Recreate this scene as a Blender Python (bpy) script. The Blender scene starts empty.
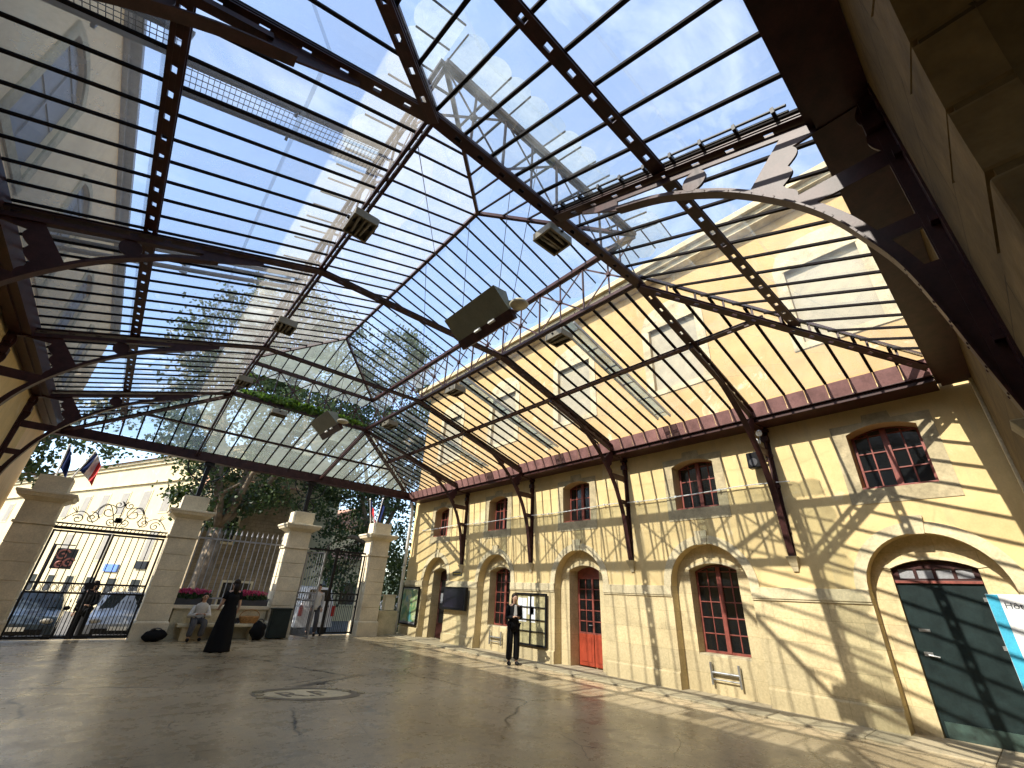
import bpy, bmesh, math, random
from mathutils import Vector, Matrix
random.seed(7)
D = bpy.data
scene = bpy.context.scene
COL = scene.collection
V = Vector
R = math.radians

# ------------------------------------------------------------------ materials
def new_mat(name):
    m = D.materials.new(name); m.use_nodes = True
    nt = m.node_tree
    return m, nt, nt.nodes['Principled BSDF']

def lnk(nt, a, b): nt.links.new(a, b)

def noise(nt, scale, detail=4, rough=.6, vec=None, dist=0):
    n = nt.nodes.new('ShaderNodeTexNoise')
    n.inputs['Scale'].default_value = scale; n.inputs['Detail'].default_value = detail
    n.inputs['Roughness'].default_value = rough; n.inputs['Distortion'].default_value = dist
    if vec is None:
        g = nt.nodes.new('ShaderNodeNewGeometry'); vec = g.outputs['Position']
    lnk(nt, vec, n.inputs['Vector'])
    return n.outputs['Fac']

def ramp(nt, fac, stops):
    r = nt.nodes.new('ShaderNodeValToRGB')
    e = r.color_ramp.elements
    e[0].position, e[0].color = stops[0][0], (*stops[0][1], 1)
    e[1].position, e[1].color = stops[1][0], (*stops[1][1], 1)
    for p, c in stops[2:]:
        k = e.new(p); k.color = (*c, 1)
    lnk(nt, fac, r.inputs['Fac'])
    return r.outputs['Color']

def fr(nt, fac, a, b, x0=0., x1=1.):
    m = nt.nodes.new('ShaderNodeMapRange')
    m.inputs['From Min'].default_value = a; m.inputs['From Max'].default_value = b
    m.inputs['To Min'].default_value = x0; m.inputs['To Max'].default_value = x1
    lnk(nt, fac, m.inputs['Value'])
    return m.outputs['Result']

def mixc(nt, fac, a, b, mode='MIX'):
    m = nt.nodes.new('ShaderNodeMix'); m.data_type = 'RGBA'; m.blend_type = mode
    if isinstance(fac, (int, float)): m.inputs[0].default_value = fac
    else: lnk(nt, fac, m.inputs[0])
    for v, i in ((a, 6), (b, 7)):
        if isinstance(v, tuple): m.inputs[i].default_value = (*v, 1)
        else: lnk(nt, v, m.inputs[i])
    return m.outputs[2]

def bump(nt, b, h, strength=.3, dist=.02):
    n = nt.nodes.new('ShaderNodeBump'); n.inputs['Strength'].default_value = strength
    n.inputs['Distance'].default_value = dist
    lnk(nt, h, n.inputs['Height']); lnk(nt, n.outputs['Normal'], b.inputs['Normal'])

def mottled(name, c, var=.25, scale=2.0, rough=.8, metal=0., fine=30., bstr=.25, spec=.5):
    """one base colour with blotches and fine grain"""
    m, nt, b = new_mat(name)
    lo = tuple(x * (1 - var) for x in c); hi = tuple(min(1, x * (1 + var)) for x in c)
    n1 = noise(nt, scale, 5, .62)
    col = ramp(nt, n1, [(.32, lo), (.5, c), (.7, hi)])
    n2 = noise(nt, fine, 3, .6)
    col = mixc(nt, .5, col, ramp(nt, n2, [(.3, (.72, .72, .72)), (.7, (1.2, 1.2, 1.2))]), 'MULTIPLY')
    lnk(nt, col, b.inputs['Base Color'])
    b.inputs['Roughness'].default_value = rough; b.inputs['Metallic'].default_value = metal
    b.inputs['Specular IOR Level'].default_value = spec
    if bstr: bump(nt, b, n2, bstr, .01)
    return m

def plain(name, c, rough=.5, metal=0., var=.12):
    return mottled(name, c, var, 5., rough, metal, 60., .08)

def stone_blocks(name, c, bw=.9, bh=.42, mortar=.006, axis='yz', joint=.55, var=.22):
    m, nt, b = new_mat(name)
    g = nt.nodes.new('ShaderNodeNewGeometry'); sx = nt.nodes.new('ShaderNodeSeparateXYZ')
    lnk(nt, g.outputs['Position'], sx.inputs[0])
    cx = nt.nodes.new('ShaderNodeCombineXYZ')
    ad = nt.nodes.new('ShaderNodeMath'); ad.operation = 'ADD'
    lnk(nt, sx.outputs['X'], ad.inputs[0]); lnk(nt, sx.outputs['Y'], ad.inputs[1])
    lnk(nt, ad.outputs[0], cx.inputs['X']); lnk(nt, sx.outputs['Z'], cx.inputs['Y'])
    br = nt.nodes.new('ShaderNodeTexBrick')
    br.inputs['Scale'].default_value = 1.; br.inputs['Brick Width'].default_value = bw; br.inputs['Row Height'].default_value = bh
    br.inputs['Mortar Size'].default_value = mortar; br.inputs['Mortar Smooth'].default_value = .3
    br.inputs['Color1'].default_value = (.9, .9, .9, 1); br.inputs['Color2'].default_value = (1.08, 1.06, 1.02, 1)
    br.inputs['Mortar'].default_value = (joint, joint * .95, joint * .88, 1)
    lnk(nt, cx.outputs[0], br.inputs['Vector'])
    n1 = noise(nt, 1.7, 6, .65); n2 = noise(nt, 24, 4, .6)
    lo = tuple(x * (1 - var) for x in c); hi = tuple(min(1, x * (1 + var * .8)) for x in c)
    col = ramp(nt, n1, [(.3, lo), (.5, c), (.72, hi)])
    col = mixc(nt, 1., col, br.outputs['Color'], 'MULTIPLY')
    col = mixc(nt, .6, col, ramp(nt, n2, [(.3, (.75, .74, .7)), (.7, (1.18, 1.18, 1.18))]), 'MULTIPLY')
    n7 = noise(nt, .8, 7, .7, None, .7); col = mixc(nt, fr(nt, n7, .57, .70, 0, .35), col, tuple(x * .72 for x in c))
    n8 = noise(nt, 4.5, 6, .7); col = mixc(nt, fr(nt, n8, .62, .70, 0, .5), col, tuple(min(1, x * 1.25) for x in c))
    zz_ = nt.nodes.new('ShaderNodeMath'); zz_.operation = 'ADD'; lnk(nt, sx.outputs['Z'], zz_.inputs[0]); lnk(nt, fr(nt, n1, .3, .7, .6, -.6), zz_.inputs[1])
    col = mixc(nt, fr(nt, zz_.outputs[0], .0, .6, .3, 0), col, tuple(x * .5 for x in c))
    lnk(nt, col, b.inputs['Base Color']); b.inputs['Roughness'].default_value = .88
    b.inputs['Specular IOR Level'].default_value = .25
    h = mixc(nt, .5, n2, br.outputs['Fac'], 'SUBTRACT')
    bump(nt, b, h, .35, .012)
    return m

def plaster_mat(name, c, var=.16, stain=(.42, .27, .10), sa=.35):
    m, nt, b = new_mat(name)
    g = nt.nodes.new('ShaderNodeNewGeometry')
    mp = nt.nodes.new('ShaderNodeMapping'); mp.inputs['Scale'].default_value = (1, 1, .35)
    lnk(nt, g.outputs['Position'], mp.inputs['Vector'])
    n1 = noise(nt, 1.1, 6, .68); n2 = noise(nt, 40, 3, .6); n3 = noise(nt, 2.6, 6, .7, mp.outputs[0])
    lo = tuple(x * (1 - var) for x in c); hi = tuple(min(1, x * (1 + var * .6)) for x in c)
    col = ramp(nt, n1, [(.3, lo), (.52, c), (.75, hi)])
    col = mixc(nt, fr(nt, n3, .55, .78, 0, sa), col, stain)
    mp2 = nt.nodes.new('ShaderNodeMapping'); mp2.inputs['Scale'].default_value = (1, 5.5, .35); lnk(nt, g.outputs['Position'], mp2.inputs['Vector'])
    n4 = noise(nt, 1.0, 5, .65, mp2.outputs[0]); col = mixc(nt, fr(nt, n4, .56, .74, 0, .38), col, (.40, .34, .22))
    n5 = noise(nt, .9, 7, .7, None, .8); col = mixc(nt, fr(nt, n5, .60, .66, 0, .5), col, (.70, .60, .40))
    col = mixc(nt, .35, col, ramp(nt, n2, [(.3, (.85, .85, .85)), (.7, (1.12, 1.12, 1.12))]), 'MULTIPLY')
    lnk(nt, col, b.inputs['Base Color']); b.inputs['Roughness'].default_value = .9
    b.inputs['Specular IOR Level'].default_value = .2
    bump(nt, b, n2, .2, .006)
    return m

def glass_mat(name, clear=(.95, .97, .97), dirt=.10, gloss=.9, tint=(.85, .9, .86), dscale=3., even=False):
    """single thin pane: see-through with a film of dust and its own reflection"""
    m = D.materials.new(name); m.use_nodes = True; nt = m.node_tree
    for n in list(nt.nodes):
        if n.type != 'OUTPUT_MATERIAL': nt.nodes.remove(n)
    out = nt.nodes['Material Output']
    tr = nt.nodes.new('ShaderNodeBsdfTransparent'); tr.inputs['Color'].default_value = (*clear, 1)
    df = nt.nodes.new('ShaderNodeBsdfDiffuse'); df.inputs['Color'].default_value = (*tint, 1)
    tl = nt.nodes.new('ShaderNodeBsdfTranslucent'); tl.inputs['Color'].default_value = (*tint, 1)
    gl = nt.nodes.new('ShaderNodeBsdfGlossy'); gl.inputs['Roughness'].default_value = .02
    gl.inputs['Color'].default_value = (gloss, gloss, gloss, 1)
    md = nt.nodes.new('ShaderNodeMixShader'); md.inputs[0].default_value = .5
    lnk(nt, df.outputs[0], md.inputs[1]); lnk(nt, tl.outputs[0], md.inputs[2])
    m1 = nt.nodes.new('ShaderNodeMixShader')
    g = nt.nodes.new('ShaderNodeNewGeometry')
    n1 = noise(nt, dscale, 5, .7); 
    f1 = fr(nt, n1, .3, .75, dirt * (.8 if even else .35), dirt * (1.2 if even else 1.5))
    mu = nt.nodes.new('ShaderNodeMath'); mu.operation = 'MULTIPLY'
    lnk(nt, f1, mu.inputs[0]); lnk(nt, fr(nt, g.outputs['Random Per Island'], 0, 1, .75 if even else .45, 1.25 if even else 1.55), mu.inputs[1])
    lnk(nt, mu.outputs[0], m1.inputs[0]); lnk(nt, tr.outputs[0], m1.inputs[1]); lnk(nt, md.outputs[0], m1.inputs[2])
    m2 = nt.nodes.new('ShaderNodeMixShader')
    fz = nt.nodes.new('ShaderNodeLayerWeight'); fz.inputs['Blend'].default_value = .5
    pw = nt.nodes.new('ShaderNodeMath'); pw.operation = 'POWER'; pw.inputs[1].default_value = 4.5
    lnk(nt, fz.outputs['Facing'], pw.inputs[0])
    lnk(nt, fr(nt, pw.outputs[0], 0, 1, .06, .9), m2.inputs[0]); lnk(nt, m1.outputs[0], m2.inputs[1]); lnk(nt, gl.outputs[0], m2.inputs[2])
    lnk(nt, m2.outputs[0], out.inputs['Surface'])
    return m

def leaf_mat(name, a, b_, trans=.35):
    m, nt, b = new_mat(name)
    g = nt.nodes.new('ShaderNodeNewGeometry')
    col = ramp(nt, g.outputs['Random Per Island'], [(0., a), (1., b_)])
    lnk(nt, col, b.inputs['Base Color']); b.inputs['Roughness'].default_value = .55
    tl = nt.nodes.new('ShaderNodeBsdfTranslucent')
    lnk(nt, mixc(nt, 1., col, (1.3, 1.45, .6), 'MULTIPLY'), tl.inputs['Color'])
    mx = nt.nodes.new('ShaderNodeMixShader'); mx.inputs[0].default_value = trans
    lnk(nt, b.outputs[0], mx.inputs[1]); lnk(nt, tl.outputs[0], mx.inputs[2])
    lnk(nt, mx.outputs[0], nt.nodes['Material Output'].inputs['Surface'])
    return m

def floor_mat():
    m, nt, b = new_mat('worn_concrete')
    g = nt.nodes.new('ShaderNodeNewGeometry'); P = g.outputs['Position']
    wv = nt.nodes.new('ShaderNodeTexNoise'); wv.inputs['Scale'].default_value = .9; wv.inputs['Detail'].default_value = 7
    lnk(nt, P, wv.inputs['Vector'])
    wm = nt.nodes.new('ShaderNodeMix'); wm.data_type = 'VECTOR'; wm.inputs[0].default_value = .38
    lnk(nt, P, wm.inputs[4]); lnk(nt, wv.outputs['Color'], wm.inputs[5])
    def cracks(scale, lo, hi):
        v = nt.nodes.new('ShaderNodeTexVoronoi'); v.feature = 'DISTANCE_TO_EDGE'; v.inputs['Scale'].default_value = scale
        lnk(nt, wm.outputs[1], v.inputs['Vector'])
        return fr(nt, v.outputs['Distance'], lo, hi, 1, 0)
    c1 = cracks(.42, .0008, .010); c2 = cracks(1.1, .0005, .008)
    msk = fr(nt, noise(nt, .35, 3, .5), .5, .6, 0, 1)
    msk2 = fr(nt, noise(nt, .3, 3, .5, None, .3), .42, .5, 0, 1)
    a1 = nt.nodes.new('ShaderNodeMath'); a1.operation = 'MULTIPLY'; lnk(nt, c2, a1.inputs[0]); lnk(nt, msk, a1.inputs[1])
    a0 = nt.nodes.new('ShaderNodeMath'); a0.operation = 'MULTIPLY'; lnk(nt, c1, a0.inputs[0]); lnk(nt, msk2, a0.inputs[1])
    cr = nt.nodes.new('ShaderNodeMath'); cr.operation = 'MAXIMUM'; lnk(nt, a0.outputs[0], cr.inputs[0]); lnk(nt, a1.outputs[0], cr.inputs[1])
    wj = nt.nodes.new('ShaderNodeMix'); wj.data_type = 'VECTOR'; wj.inputs[0].default_value = .06
    lnk(nt, P, wj.inputs[4]); lnk(nt, wv.outputs['Color'], wj.inputs[5])
    mpj = nt.nodes.new('ShaderNodeMapping'); mpj.inputs['Rotation'].default_value = (0, 0, .22); mpj.inputs['Location'].default_value = (.6, .9, 0)
    lnk(nt, wj.outputs[1], mpj.inputs['Vector'])
    bj = nt.nodes.new('ShaderNodeTexBrick'); bj.inputs['Scale'].default_value = 1; bj.inputs['Brick Width'].default_value = 4.6; bj.inputs['Row Height'].default_value = 3.7
    bj.inputs['Mortar Size'].default_value = .006; bj.inputs['Mortar Smooth'].default_value = .2; bj.inputs['Color1'].default_value = (.86, .86, .86, 1); bj.inputs['Color2'].default_value = (1.08, 1.08, 1.08, 1); bj.inputs['Mortar'].default_value = (.95, .95, .95, 1)
    lnk(nt, mpj.outputs[0], bj.inputs['Vector'])
    jm = nt.nodes.new('ShaderNodeMath'); jm.operation = 'MULTIPLY'; jm.inputs[1].default_value = .65
    jn = nt.nodes.new('ShaderNodeMath'); jn.operation = 'MULTIPLY'; lnk(nt, bj.outputs['Fac'], jn.inputs[0]); lnk(nt, fr(nt, noise(nt, .8, 4, .6), .42, .55, .1, 1), jn.inputs[1])
    lnk(nt, jn.outputs[0], jm.inputs[0])
    cj = nt.nodes.new('ShaderNodeMath'); cj.operation = 'MAXIMUM'; lnk(nt, cr.outputs[0], cj.inputs[0]); lnk(nt, jm.outputs[0], cj.inputs[1]); cr = cj
    n1 = noise(nt, .55, 7, .68); n2 = noise(nt, 55, 3, .65); n3 = noise(nt, 2.2, 6, .75); n4 = noise(nt, 11, 5, .7)
    col = ramp(nt, n1, [(.28, (.245, .19, .118)), (.5, (.395, .318, .205)), (.74, (.52, .43, .295))])
    col = mixc(nt, fr(nt, n3, .56, .72, 0, .55), col, (.10, .078, .048))
    col = mixc(nt, .75, col, ramp(nt, n4, [(.3, (.75, .74, .72)), (.7, (1.2, 1.2, 1.18))]), 'MULTIPLY')
    col = mixc(nt, .8, col, ramp(nt, n2, [(.32, (.62, .6, .57)), (.68, (1.35, 1.35, 1.32))]), 'MULTIPLY')
    col = mixc(nt, 1., col, bj.outputs['Color'], 'MULTIPLY')
    n5 = noise(nt, 1.3, 8, .72, None, 1.2)
    col = mixc(nt, fr(nt, n5, .60, .66, 0, .5), col, (.085, .066, .042))
    n6 = noise(nt, 6.5, 4, .6)
    col = mixc(nt, fr(nt, n6, .70, .74, 0, .6), col, (.06, .048, .03))
    col = mixc(nt, cr.outputs[0], col, (.035, .028, .018))
    lnk(nt, col, b.inputs['Base Color'])
    lnk(nt, fr(nt, n3, .3, .7, .17, .42), b.inputs['Roughness'])
    b.inputs['Specular IOR Level'].default_value = .45
    h = mixc(nt, cr.outputs[0], n2, (0., 0., 0.))
    bump(nt, b, h, .25, .006)
    return m

M = {}
M['iron'] = mottled('maroon_iron', (.046, .0155, .0135), .4, 6, .45, 0, 50, .1, .3)
M['iron_dark'] = mottled('black_iron', (.010, .008, .008), .4, 6, .5, 0, 50, .1, .3)
M['bar'] = mottled('glazing_bar_paint', (.010, .007, .007), .3, 6, .75, 0, 50, .05, .12)
M['gutter'] = mottled('weathered_maroon_zinc', (.27, .14, .13), .3, 3, .5, 0, 30, .1)
M['glass'] = glass_mat('roof_glass', dirt=.115)
M['glass_far'] = glass_mat('dusty_roof_glass', clear=(.90, .94, .93), dirt=.33, tint=(.70, .77, .66), even=True)
M['glass_left'] = glass_mat('grey_roof_glass', clear=(.86, .90, .92), dirt=.28, tint=(.84, .80, .72), even=True)
M['glass_edge'] = glass_mat('frosted_glass', clear=(.85, .91, .90), dirt=.40, tint=(.66, .73, .70), dscale=1.2)
M['plaster'] = plaster_mat('ochre_plaster', (.67, .51, .25))
M['plaster_up'] = plaster_mat('dimmed_ochre_plaster', (.43, .285, .125))  # same ochre plaster, colour darkened to offset direct sun above the glass
M['plaster_left'] = plaster_mat('beige_render', (.76, .57, .34), .14, (.3, .25, .17), .25)
M['stone'] = stone_blocks('pale_limestone', (.61, .50, .295), .95, .38, .004, joint=.72)
M['stone_plain'] = mottled('limestone', (.58, .49, .31), .25, 2.2, .88, 0, 26, .35, .25)
M['stone_grey'] = mottled('grey_limestone', (.42, .35, .215), .3, 3., .88, 0, 26, .35, .25)
M['pillar'] = mottled('cream_stone', (.70, .61, .44), .16, 1.6, .85, 0, 30, .25, .25)
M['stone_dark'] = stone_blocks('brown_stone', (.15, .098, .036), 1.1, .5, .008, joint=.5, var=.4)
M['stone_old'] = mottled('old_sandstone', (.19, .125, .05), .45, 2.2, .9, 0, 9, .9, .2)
M['stone_vault'] = mottled('dark_vault_stone', (.075, .05, .022), .5, 1.5, .9, 0, 9, .9, .2)  # vault stone, a darker brown than the wall and voussoirs
M['floor'] = floor_mat()
M['kerb'] = stone_blocks('kerb_stone', (.47, .40, .27), 1.4, 50, .006, joint=.5)
M['asphalt'] = mottled('asphalt', (.10, .095, .085), .3, 1.2, .9, 0, 80, .3)
M['red'] = mottled('faded_red_paint', (.235, .060, .042), .3, 7, .5, 0, 60, .1)
M['door_red'] = mottled('orange_red_paint', (.36, .055, .024), .2, 5, .45, 0, 60, .1)
M['green'] = mottled('dark_green_paint', (.012, .022, .022), .35, 4, .42, 0, 40, .1)
M['pane'] = plain('dark_window_glass', (.008, .009, .010), .04)
M['pane'].node_tree.nodes['Principled BSDF'].inputs['Specular IOR Level'].default_value = .8
M['shutter'] = plain('grey_shutter_paint', (.20, .20, .21), .6)
M['shutter_warm'] = plain('warm_grey_shutter_paint', (.26, .235, .19), .7)
M['panel'] = plain('pale_panel', (.29, .25, .165), .7)
M['white'] = plain('white_paint', (.78, .78, .76), .5)
M['paper'] = plain('paper', (.80, .82, .84), .7)
M['blue'] = plain('cyan_print', (.05, .40, .58), .5)
M['ink'] = plain('dark_print', (.03, .045, .06), .6)
M['metal'] = mottled('galvanised_steel', (.42, .42, .41), .2, 6, .38, .8, 50, .1)
M['alu'] = mottled('dull_aluminium', (.30, .30, .31), .2, 5, .5, .4, 50, .1)
M['black'] = plain('black_plastic', (.012, .012, .013), .35)
M['screen'] = plain('dark_screen', (.010, .008, .016), .12)
M['lampmetal'] = plain('bronze_housing', (.20, .17, .115), .45, .3)
M['lens'] = plain('lamp_lens', (.35, .33, .28), .2)
M['olive'] = plain('olive_grey_sheet', (.19, .19, .135), .5)
M['cream'] = plain('cream_enamel', (.55, .50, .36), .4)
M['bark'] = mottled('plane_bark', (.17, .13, .085), .5, 3, .9, 0, 22, .5)
M['leaf'] = leaf_mat('plane_leaves', (.022, .042, .011), (.065, .10, .026), .25)
M['leaf_vine'] = leaf_mat('vine_leaves', (.05, .10, .015), (.14, .22, .04), .45)
M['leaf_pot'] = leaf_mat('geranium_leaves', (.02, .05, .015), (.05, .10, .03), .2)
M['petal'] = leaf_mat('geranium_petals', (.42, .02, .12), (.62, .10, .26), .25)
M['bld_yellow'] = plaster_mat('street_ochre_render', (.57, .47, .28), .1, (.5, .4, .2), .2)
M['bld_stone'] = stone_blocks('rubble_stone', (.24, .19, .12), .37, .17, .012, joint=.75, var=.35)
M['tile'] = mottled('clay_roof_tiles', (.38, .20, .12), .35, 4, .85, 0, 14, .5)
M['skin'] = plain('skin', (.50, .30, .20), .5)
M['hair'] = plain('dark_hair', (.018, .012, .009), .4)
M['cloth_black'] = plain('black_cloth', (.010, .010, .011), .85)
M['cloth_white'] = plain('white_cloth', (.62, .60, .56), .85)
M['cloth_grey'] = plain('grey_cloth', (.08, .08, .085), .85)
M['wood'] = mottled('bench_wood', (.22, .13, .06), .3, 6, .6, 0, 40, .2)
M['car_blue'] = plain('slate_blue_paint', (.045, .06, .075), .22)
M['car_grey'] = plain('silver_grey_paint', (.36, .38, .40), .25, .2)
M['car_white'] = plain('white_car_paint', (.75, .75, .74), .25)
M['rubber'] = plain('tyre_rubber', (.015, .015, .015), .8)
M['red_lamp'] = plain('red_lamp_plastic', (.40, .02, .015), .25)
M['flag_blue'] = plain('navy_flag_cloth', (.012, .022, .09), .8)
M['flag_white'] = plain('white_flag_cloth', (.70, .70, .72), .8)
M['flag_red'] = plain('red_flag_cloth', (.55, .03, .035), .8)
M['yellow'] = plain('yellow_print', (.70, .50, .03), .7)
M['poster'] = None
for k_ in ('cloth_black', 'cloth_grey', 'black', 'hair', 'flag_blue'): M[k_].node_tree.nodes['Principled BSDF'].inputs['Specular IOR Level'].default_value = .12
M['green'].node_tree.nodes['Principled BSDF'].inputs['Specular IOR Level'].default_value = .25
def poster_mat():
    m, nt, b = new_mat('faded_map_print')
    n = noise(nt, 2.2, 4, .6)
    col = ramp(nt, n, [(.35, (.06, .20, .24)), (.47, (.14, .26, .10)), (.58, (.45, .47, .28)), (.68, (.10, .28, .36))])
    lnk(nt, col, b.inputs['Base Color']); b.inputs['Roughness'].default_value = .3
    return m
M['poster'] = poster_mat()

# ------------------------------------------------------------------ objects
LOC = {}
def empty(name, loc=(0, 0, 0), rz=0.):
    o = D.objects.new(name, None); COL.objects.link(o); o.location = loc; o.rotation_euler = (0, 0, rz)
    o.empty_display_size = .2; LOC[o] = V(loc)
    return o
def tag(o, label=None, cat=None, group=None, kind=None):
    if label: o['label'] = label
    if cat: o['category'] = cat
    if group: o['group'] = group
    if kind: o['kind'] = kind
    return o
def thing(name, label, cat, loc=(0, 0, 0), rz=0., group=None):
    return tag(empty(name, loc, rz), label, cat, group, 'thing')
def copy_tree(o, parent=None):
    c = o.copy(); COL.objects.link(c); c.parent = parent
    for ch in list(o.children): copy_tree(ch, c)
    return c
def world_loc(o):
    p = V((0, 0, 0))
    while o is not None:
        p = p + LOC.get(o, V((0, 0, 0))); o = o.parent
    return p

class MB:
    """collects shapes, then links them as ONE mesh object"""
    def __init__(s): s.v = []; s.f = []
    def add(s, vs, fs):
        n = len(s.v); s.v += [tuple(v) for v in vs]; s.f += [tuple(i + n for i in f) for f in fs]; return s
    def box(s, a, b, M_=None):
        x0, y0, z0 = a; x1, y1, z1 = b
        vs = [V((x, y, z)) for z in (z0, z1) for y in (y0, y1) for x in (x0, x1)]
        if M_ is not None: vs = [M_ @ v for v in vs]
        return s.add(vs, [(0, 2, 3, 1), (4, 5, 7, 6), (0, 1, 5, 4), (2, 6, 7, 3), (0, 4, 6, 2), (1, 3, 7, 5)])
    def cbox(s, c, d, M_=None):
        return s.box([c[i] - d[i] / 2 for i in range(3)], [c[i] + d[i] / 2 for i in range(3)], M_)
    def bar(s, p0, p1, w, h, up=(0, 0, 1)):
        p0 = V(p0); p1 = V(p1); t = (p1 - p0)
        if t.length < 1e-6: return s
        t.normalize(); u = V(up)
        if abs(t.dot(u)) > .98: u = V((1, 0, 0)) if abs(t.x) < .9 else V((0, 1, 0))
        sd = t.cross(u).normalized(); u = sd.cross(t).normalized()
        a = sd * w / 2; b = u * h / 2
        vs = [p0 - a - b, p0 + a - b, p0 + a + b, p0 - a + b, p1 - a - b, p1 + a - b, p1 + a + b, p1 - a + b]
        return s.add(vs, [(0, 1, 2, 3), (4, 7, 6, 5), (0, 4, 5, 1), (1, 5, 6, 2), (2, 6, 7, 3), (3, 7, 4, 0)])
    def tube(s, pts, r, n=8, cap=True):
        pts = [V(p) for p in pts]; k = len(pts)
        rs = r if isinstance(r, (list, tuple)) else [r] * k
        u = None; base = len(s.v); vs = []; fs = []
        for i, p in enumerate(pts):
            t = (pts[min(i + 1, k - 1)] - pts[max(i - 1, 0)])
            if t.length < 1e-9: t = V((0, 0, 1))
            t.normalize()
            if u is None:
                u = V((0, 0, 1)) if abs(t.z) < .9 else V((1, 0, 0))
            u = (u - t * u.dot(t))
            if u.length < 1e-6: u = t.orthogonal()
            u.normalize(); w = t.cross(u)
            for j in range(n):
                a = 2 * math.pi * j / n
                vs.append(p + (u * math.cos(a) + w * math.sin(a)) * rs[i])
        for i in range(k - 1):
            for j in range(n):
                a = i * n + j; b = i * n + (j + 1) % n
                fs.append((a, b, b + n, a + n))
        if cap:
            fs.append(tuple(range(n - 1, -1, -1))); fs.append(tuple((k - 1) * n + j for j in range(n)))
        return s.add(vs, fs)
    def lathe(s, prof, c=(0, 0, 0), n=16, sx=1., sy=1.):
        vs = []; fs = []; k = len(prof)
        for r, z in prof:
            for j in range(n):
                a = 2 * math.pi * j / n
                vs.append((c[0] + r * sx * math.cos(a), c[1] + r * sy * math.sin(a), c[2] + z))
        for i in range(k - 1):
            for j in range(n):
                a = i * n + j; b = i * n + (j + 1) % n
                fs.append((a, b, b + n, a + n))
        fs.append(tuple(range(n - 1, -1, -1))); fs.append(tuple((k - 1) * n + j for j in range(n)))
        return s.add(vs, fs)
    def sphere(s, c, r, n=10, m=8, sc=(1, 1, 1)):
        prof = [(max(1e-4, math.sin(math.pi * i / m)), -math.cos(math.pi * i / m)) for i in range(m + 1)]
        vs = []; fs = []
        for rr, z in prof:
            for j in range(n):
                a = 2 * math.pi * j / n
                vs.append((c[0] + r * sc[0] * rr * math.cos(a), c[1] + r * sc[1] * rr * math.sin(a), c[2] + r * sc[2] * z))
        for i in range(m):
            for j in range(n):
                a = i * n + j; b = i * n + (j + 1) % n
                fs.append((a, b, b + n, a + n))
        return s.add(vs, fs)
    def frustum(s, c, a, b, h):
        """square frustum, half sizes a (bottom, xy) and b (top)"""
        x, y, z = c
        vs = [(x - a[0], y - a[1], z), (x + a[0], y - a[1], z), (x + a[0], y + a[1], z), (x - a[0], y + a[1], z),
              (x - b[0], y - b[1], z + h), (x + b[0], y - b[1], z + h), (x + b[0], y + b[1], z + h), (x - b[0], y + b[1], z + h)]
        return s.add(vs, [(0, 3, 2, 1), (4, 5, 6, 7), (0, 1, 5, 4), (1, 2, 6, 5), (2, 3, 7, 6), (3, 0, 4, 7)])
    def plate(s, outer, holes, fmap, t0, t1):
        """flat plate with holes: 2D outlines, fmap(a, b, t) -> point, thickness t0..t1"""
        cu = D.curves.new('tmp', 'CURVE'); cu.dimensions = '2D'; cu.fill_mode = 'BOTH'
        cu.extrude = .5
        for poly in [outer] + list(holes):
            sp = cu.splines.new('POLY'); sp.points.add(len(poly) - 1); sp.use_cyclic_u = True
            for q, p in zip(sp.points, poly): q.co = (p[0], p[1], 0, 1)
        ob = D.objects.new('tmp', cu); COL.objects.link(ob)
        dg = bpy.context.evaluated_depsgraph_get()
        me = D.meshes.new_from_object(ob.evaluated_get(dg))
        vs = [fmap(v.co.x, v.co.y, t0 + (v.co.z + .5) * (t1 - t0)) for v in me.vertices]
        fs = [tuple(p.vertices) for p in me.polygons]
        D.objects.remove(ob); D.curves.remove(cu); D.meshes.remove(me)
        return s.add(vs, fs)
    def build(s, name, mat, parent=None, origin=None, smooth=False, bevel=0., recalc=True):
        if origin is None: origin = world_loc(parent) if parent is not None else V((0, 0, 0))
        origin = V(origin)
        me = D.meshes.new(name)
        me.from_pydata([tuple(V(v) - origin) for v in s.v], [], s.f)
        if recalc:
            bm = bmesh.new(); bm.from_mesh(me)
            bmesh.ops.recalc_face_normals(bm, faces=bm.faces[:]); bm.to_mesh(me); bm.free()
        me.materials.append(mat)
        o = D.objects.new(name, me); COL.objects.link(o)
        if parent is not None: o.parent = parent
        else: o.location = origin; LOC[o] = origin
        if smooth: me.polygons.foreach_set('use_smooth', [True] * len(me.polygons))
        if bevel:
            md = o.modifiers.new('edge', 'BEVEL'); md.width = bevel; md.segments = 2; md.limit_method = 'ANGLE'
        return o

def local(parent):  # build in the thing's own axes
    return V((0, 0, 0))

# ------------------------------------------------------------------ site dimensions (metres)
XW, XL = 10.15, -2.6                 # faces of the right and left walls
YN = -.3                             # face of the near wall
CX0, CX1, CY0, CY1 = 1.2, 5.45, 3.08, 14.3   # lantern curb
EX0, EX1, EY0, EY1 = -2.26, 9.47, .13, 18.08 # eaves (edge of the glass)
ZC, ZE, ZG = 6.70, 5.56, .13         # curb, eave rafter ends, glass above rafters
FR = [3.08, 6.80, 10.54, 14.30]      # frames
ZT, ZR = 7.87, 8.55                  # lantern top chord, ridge
RY0, RY1, RX = 5.25, 11.9, 3.33
ARCH = [16.1, 12.36, 8.63, 4.88, 1.13]

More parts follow.
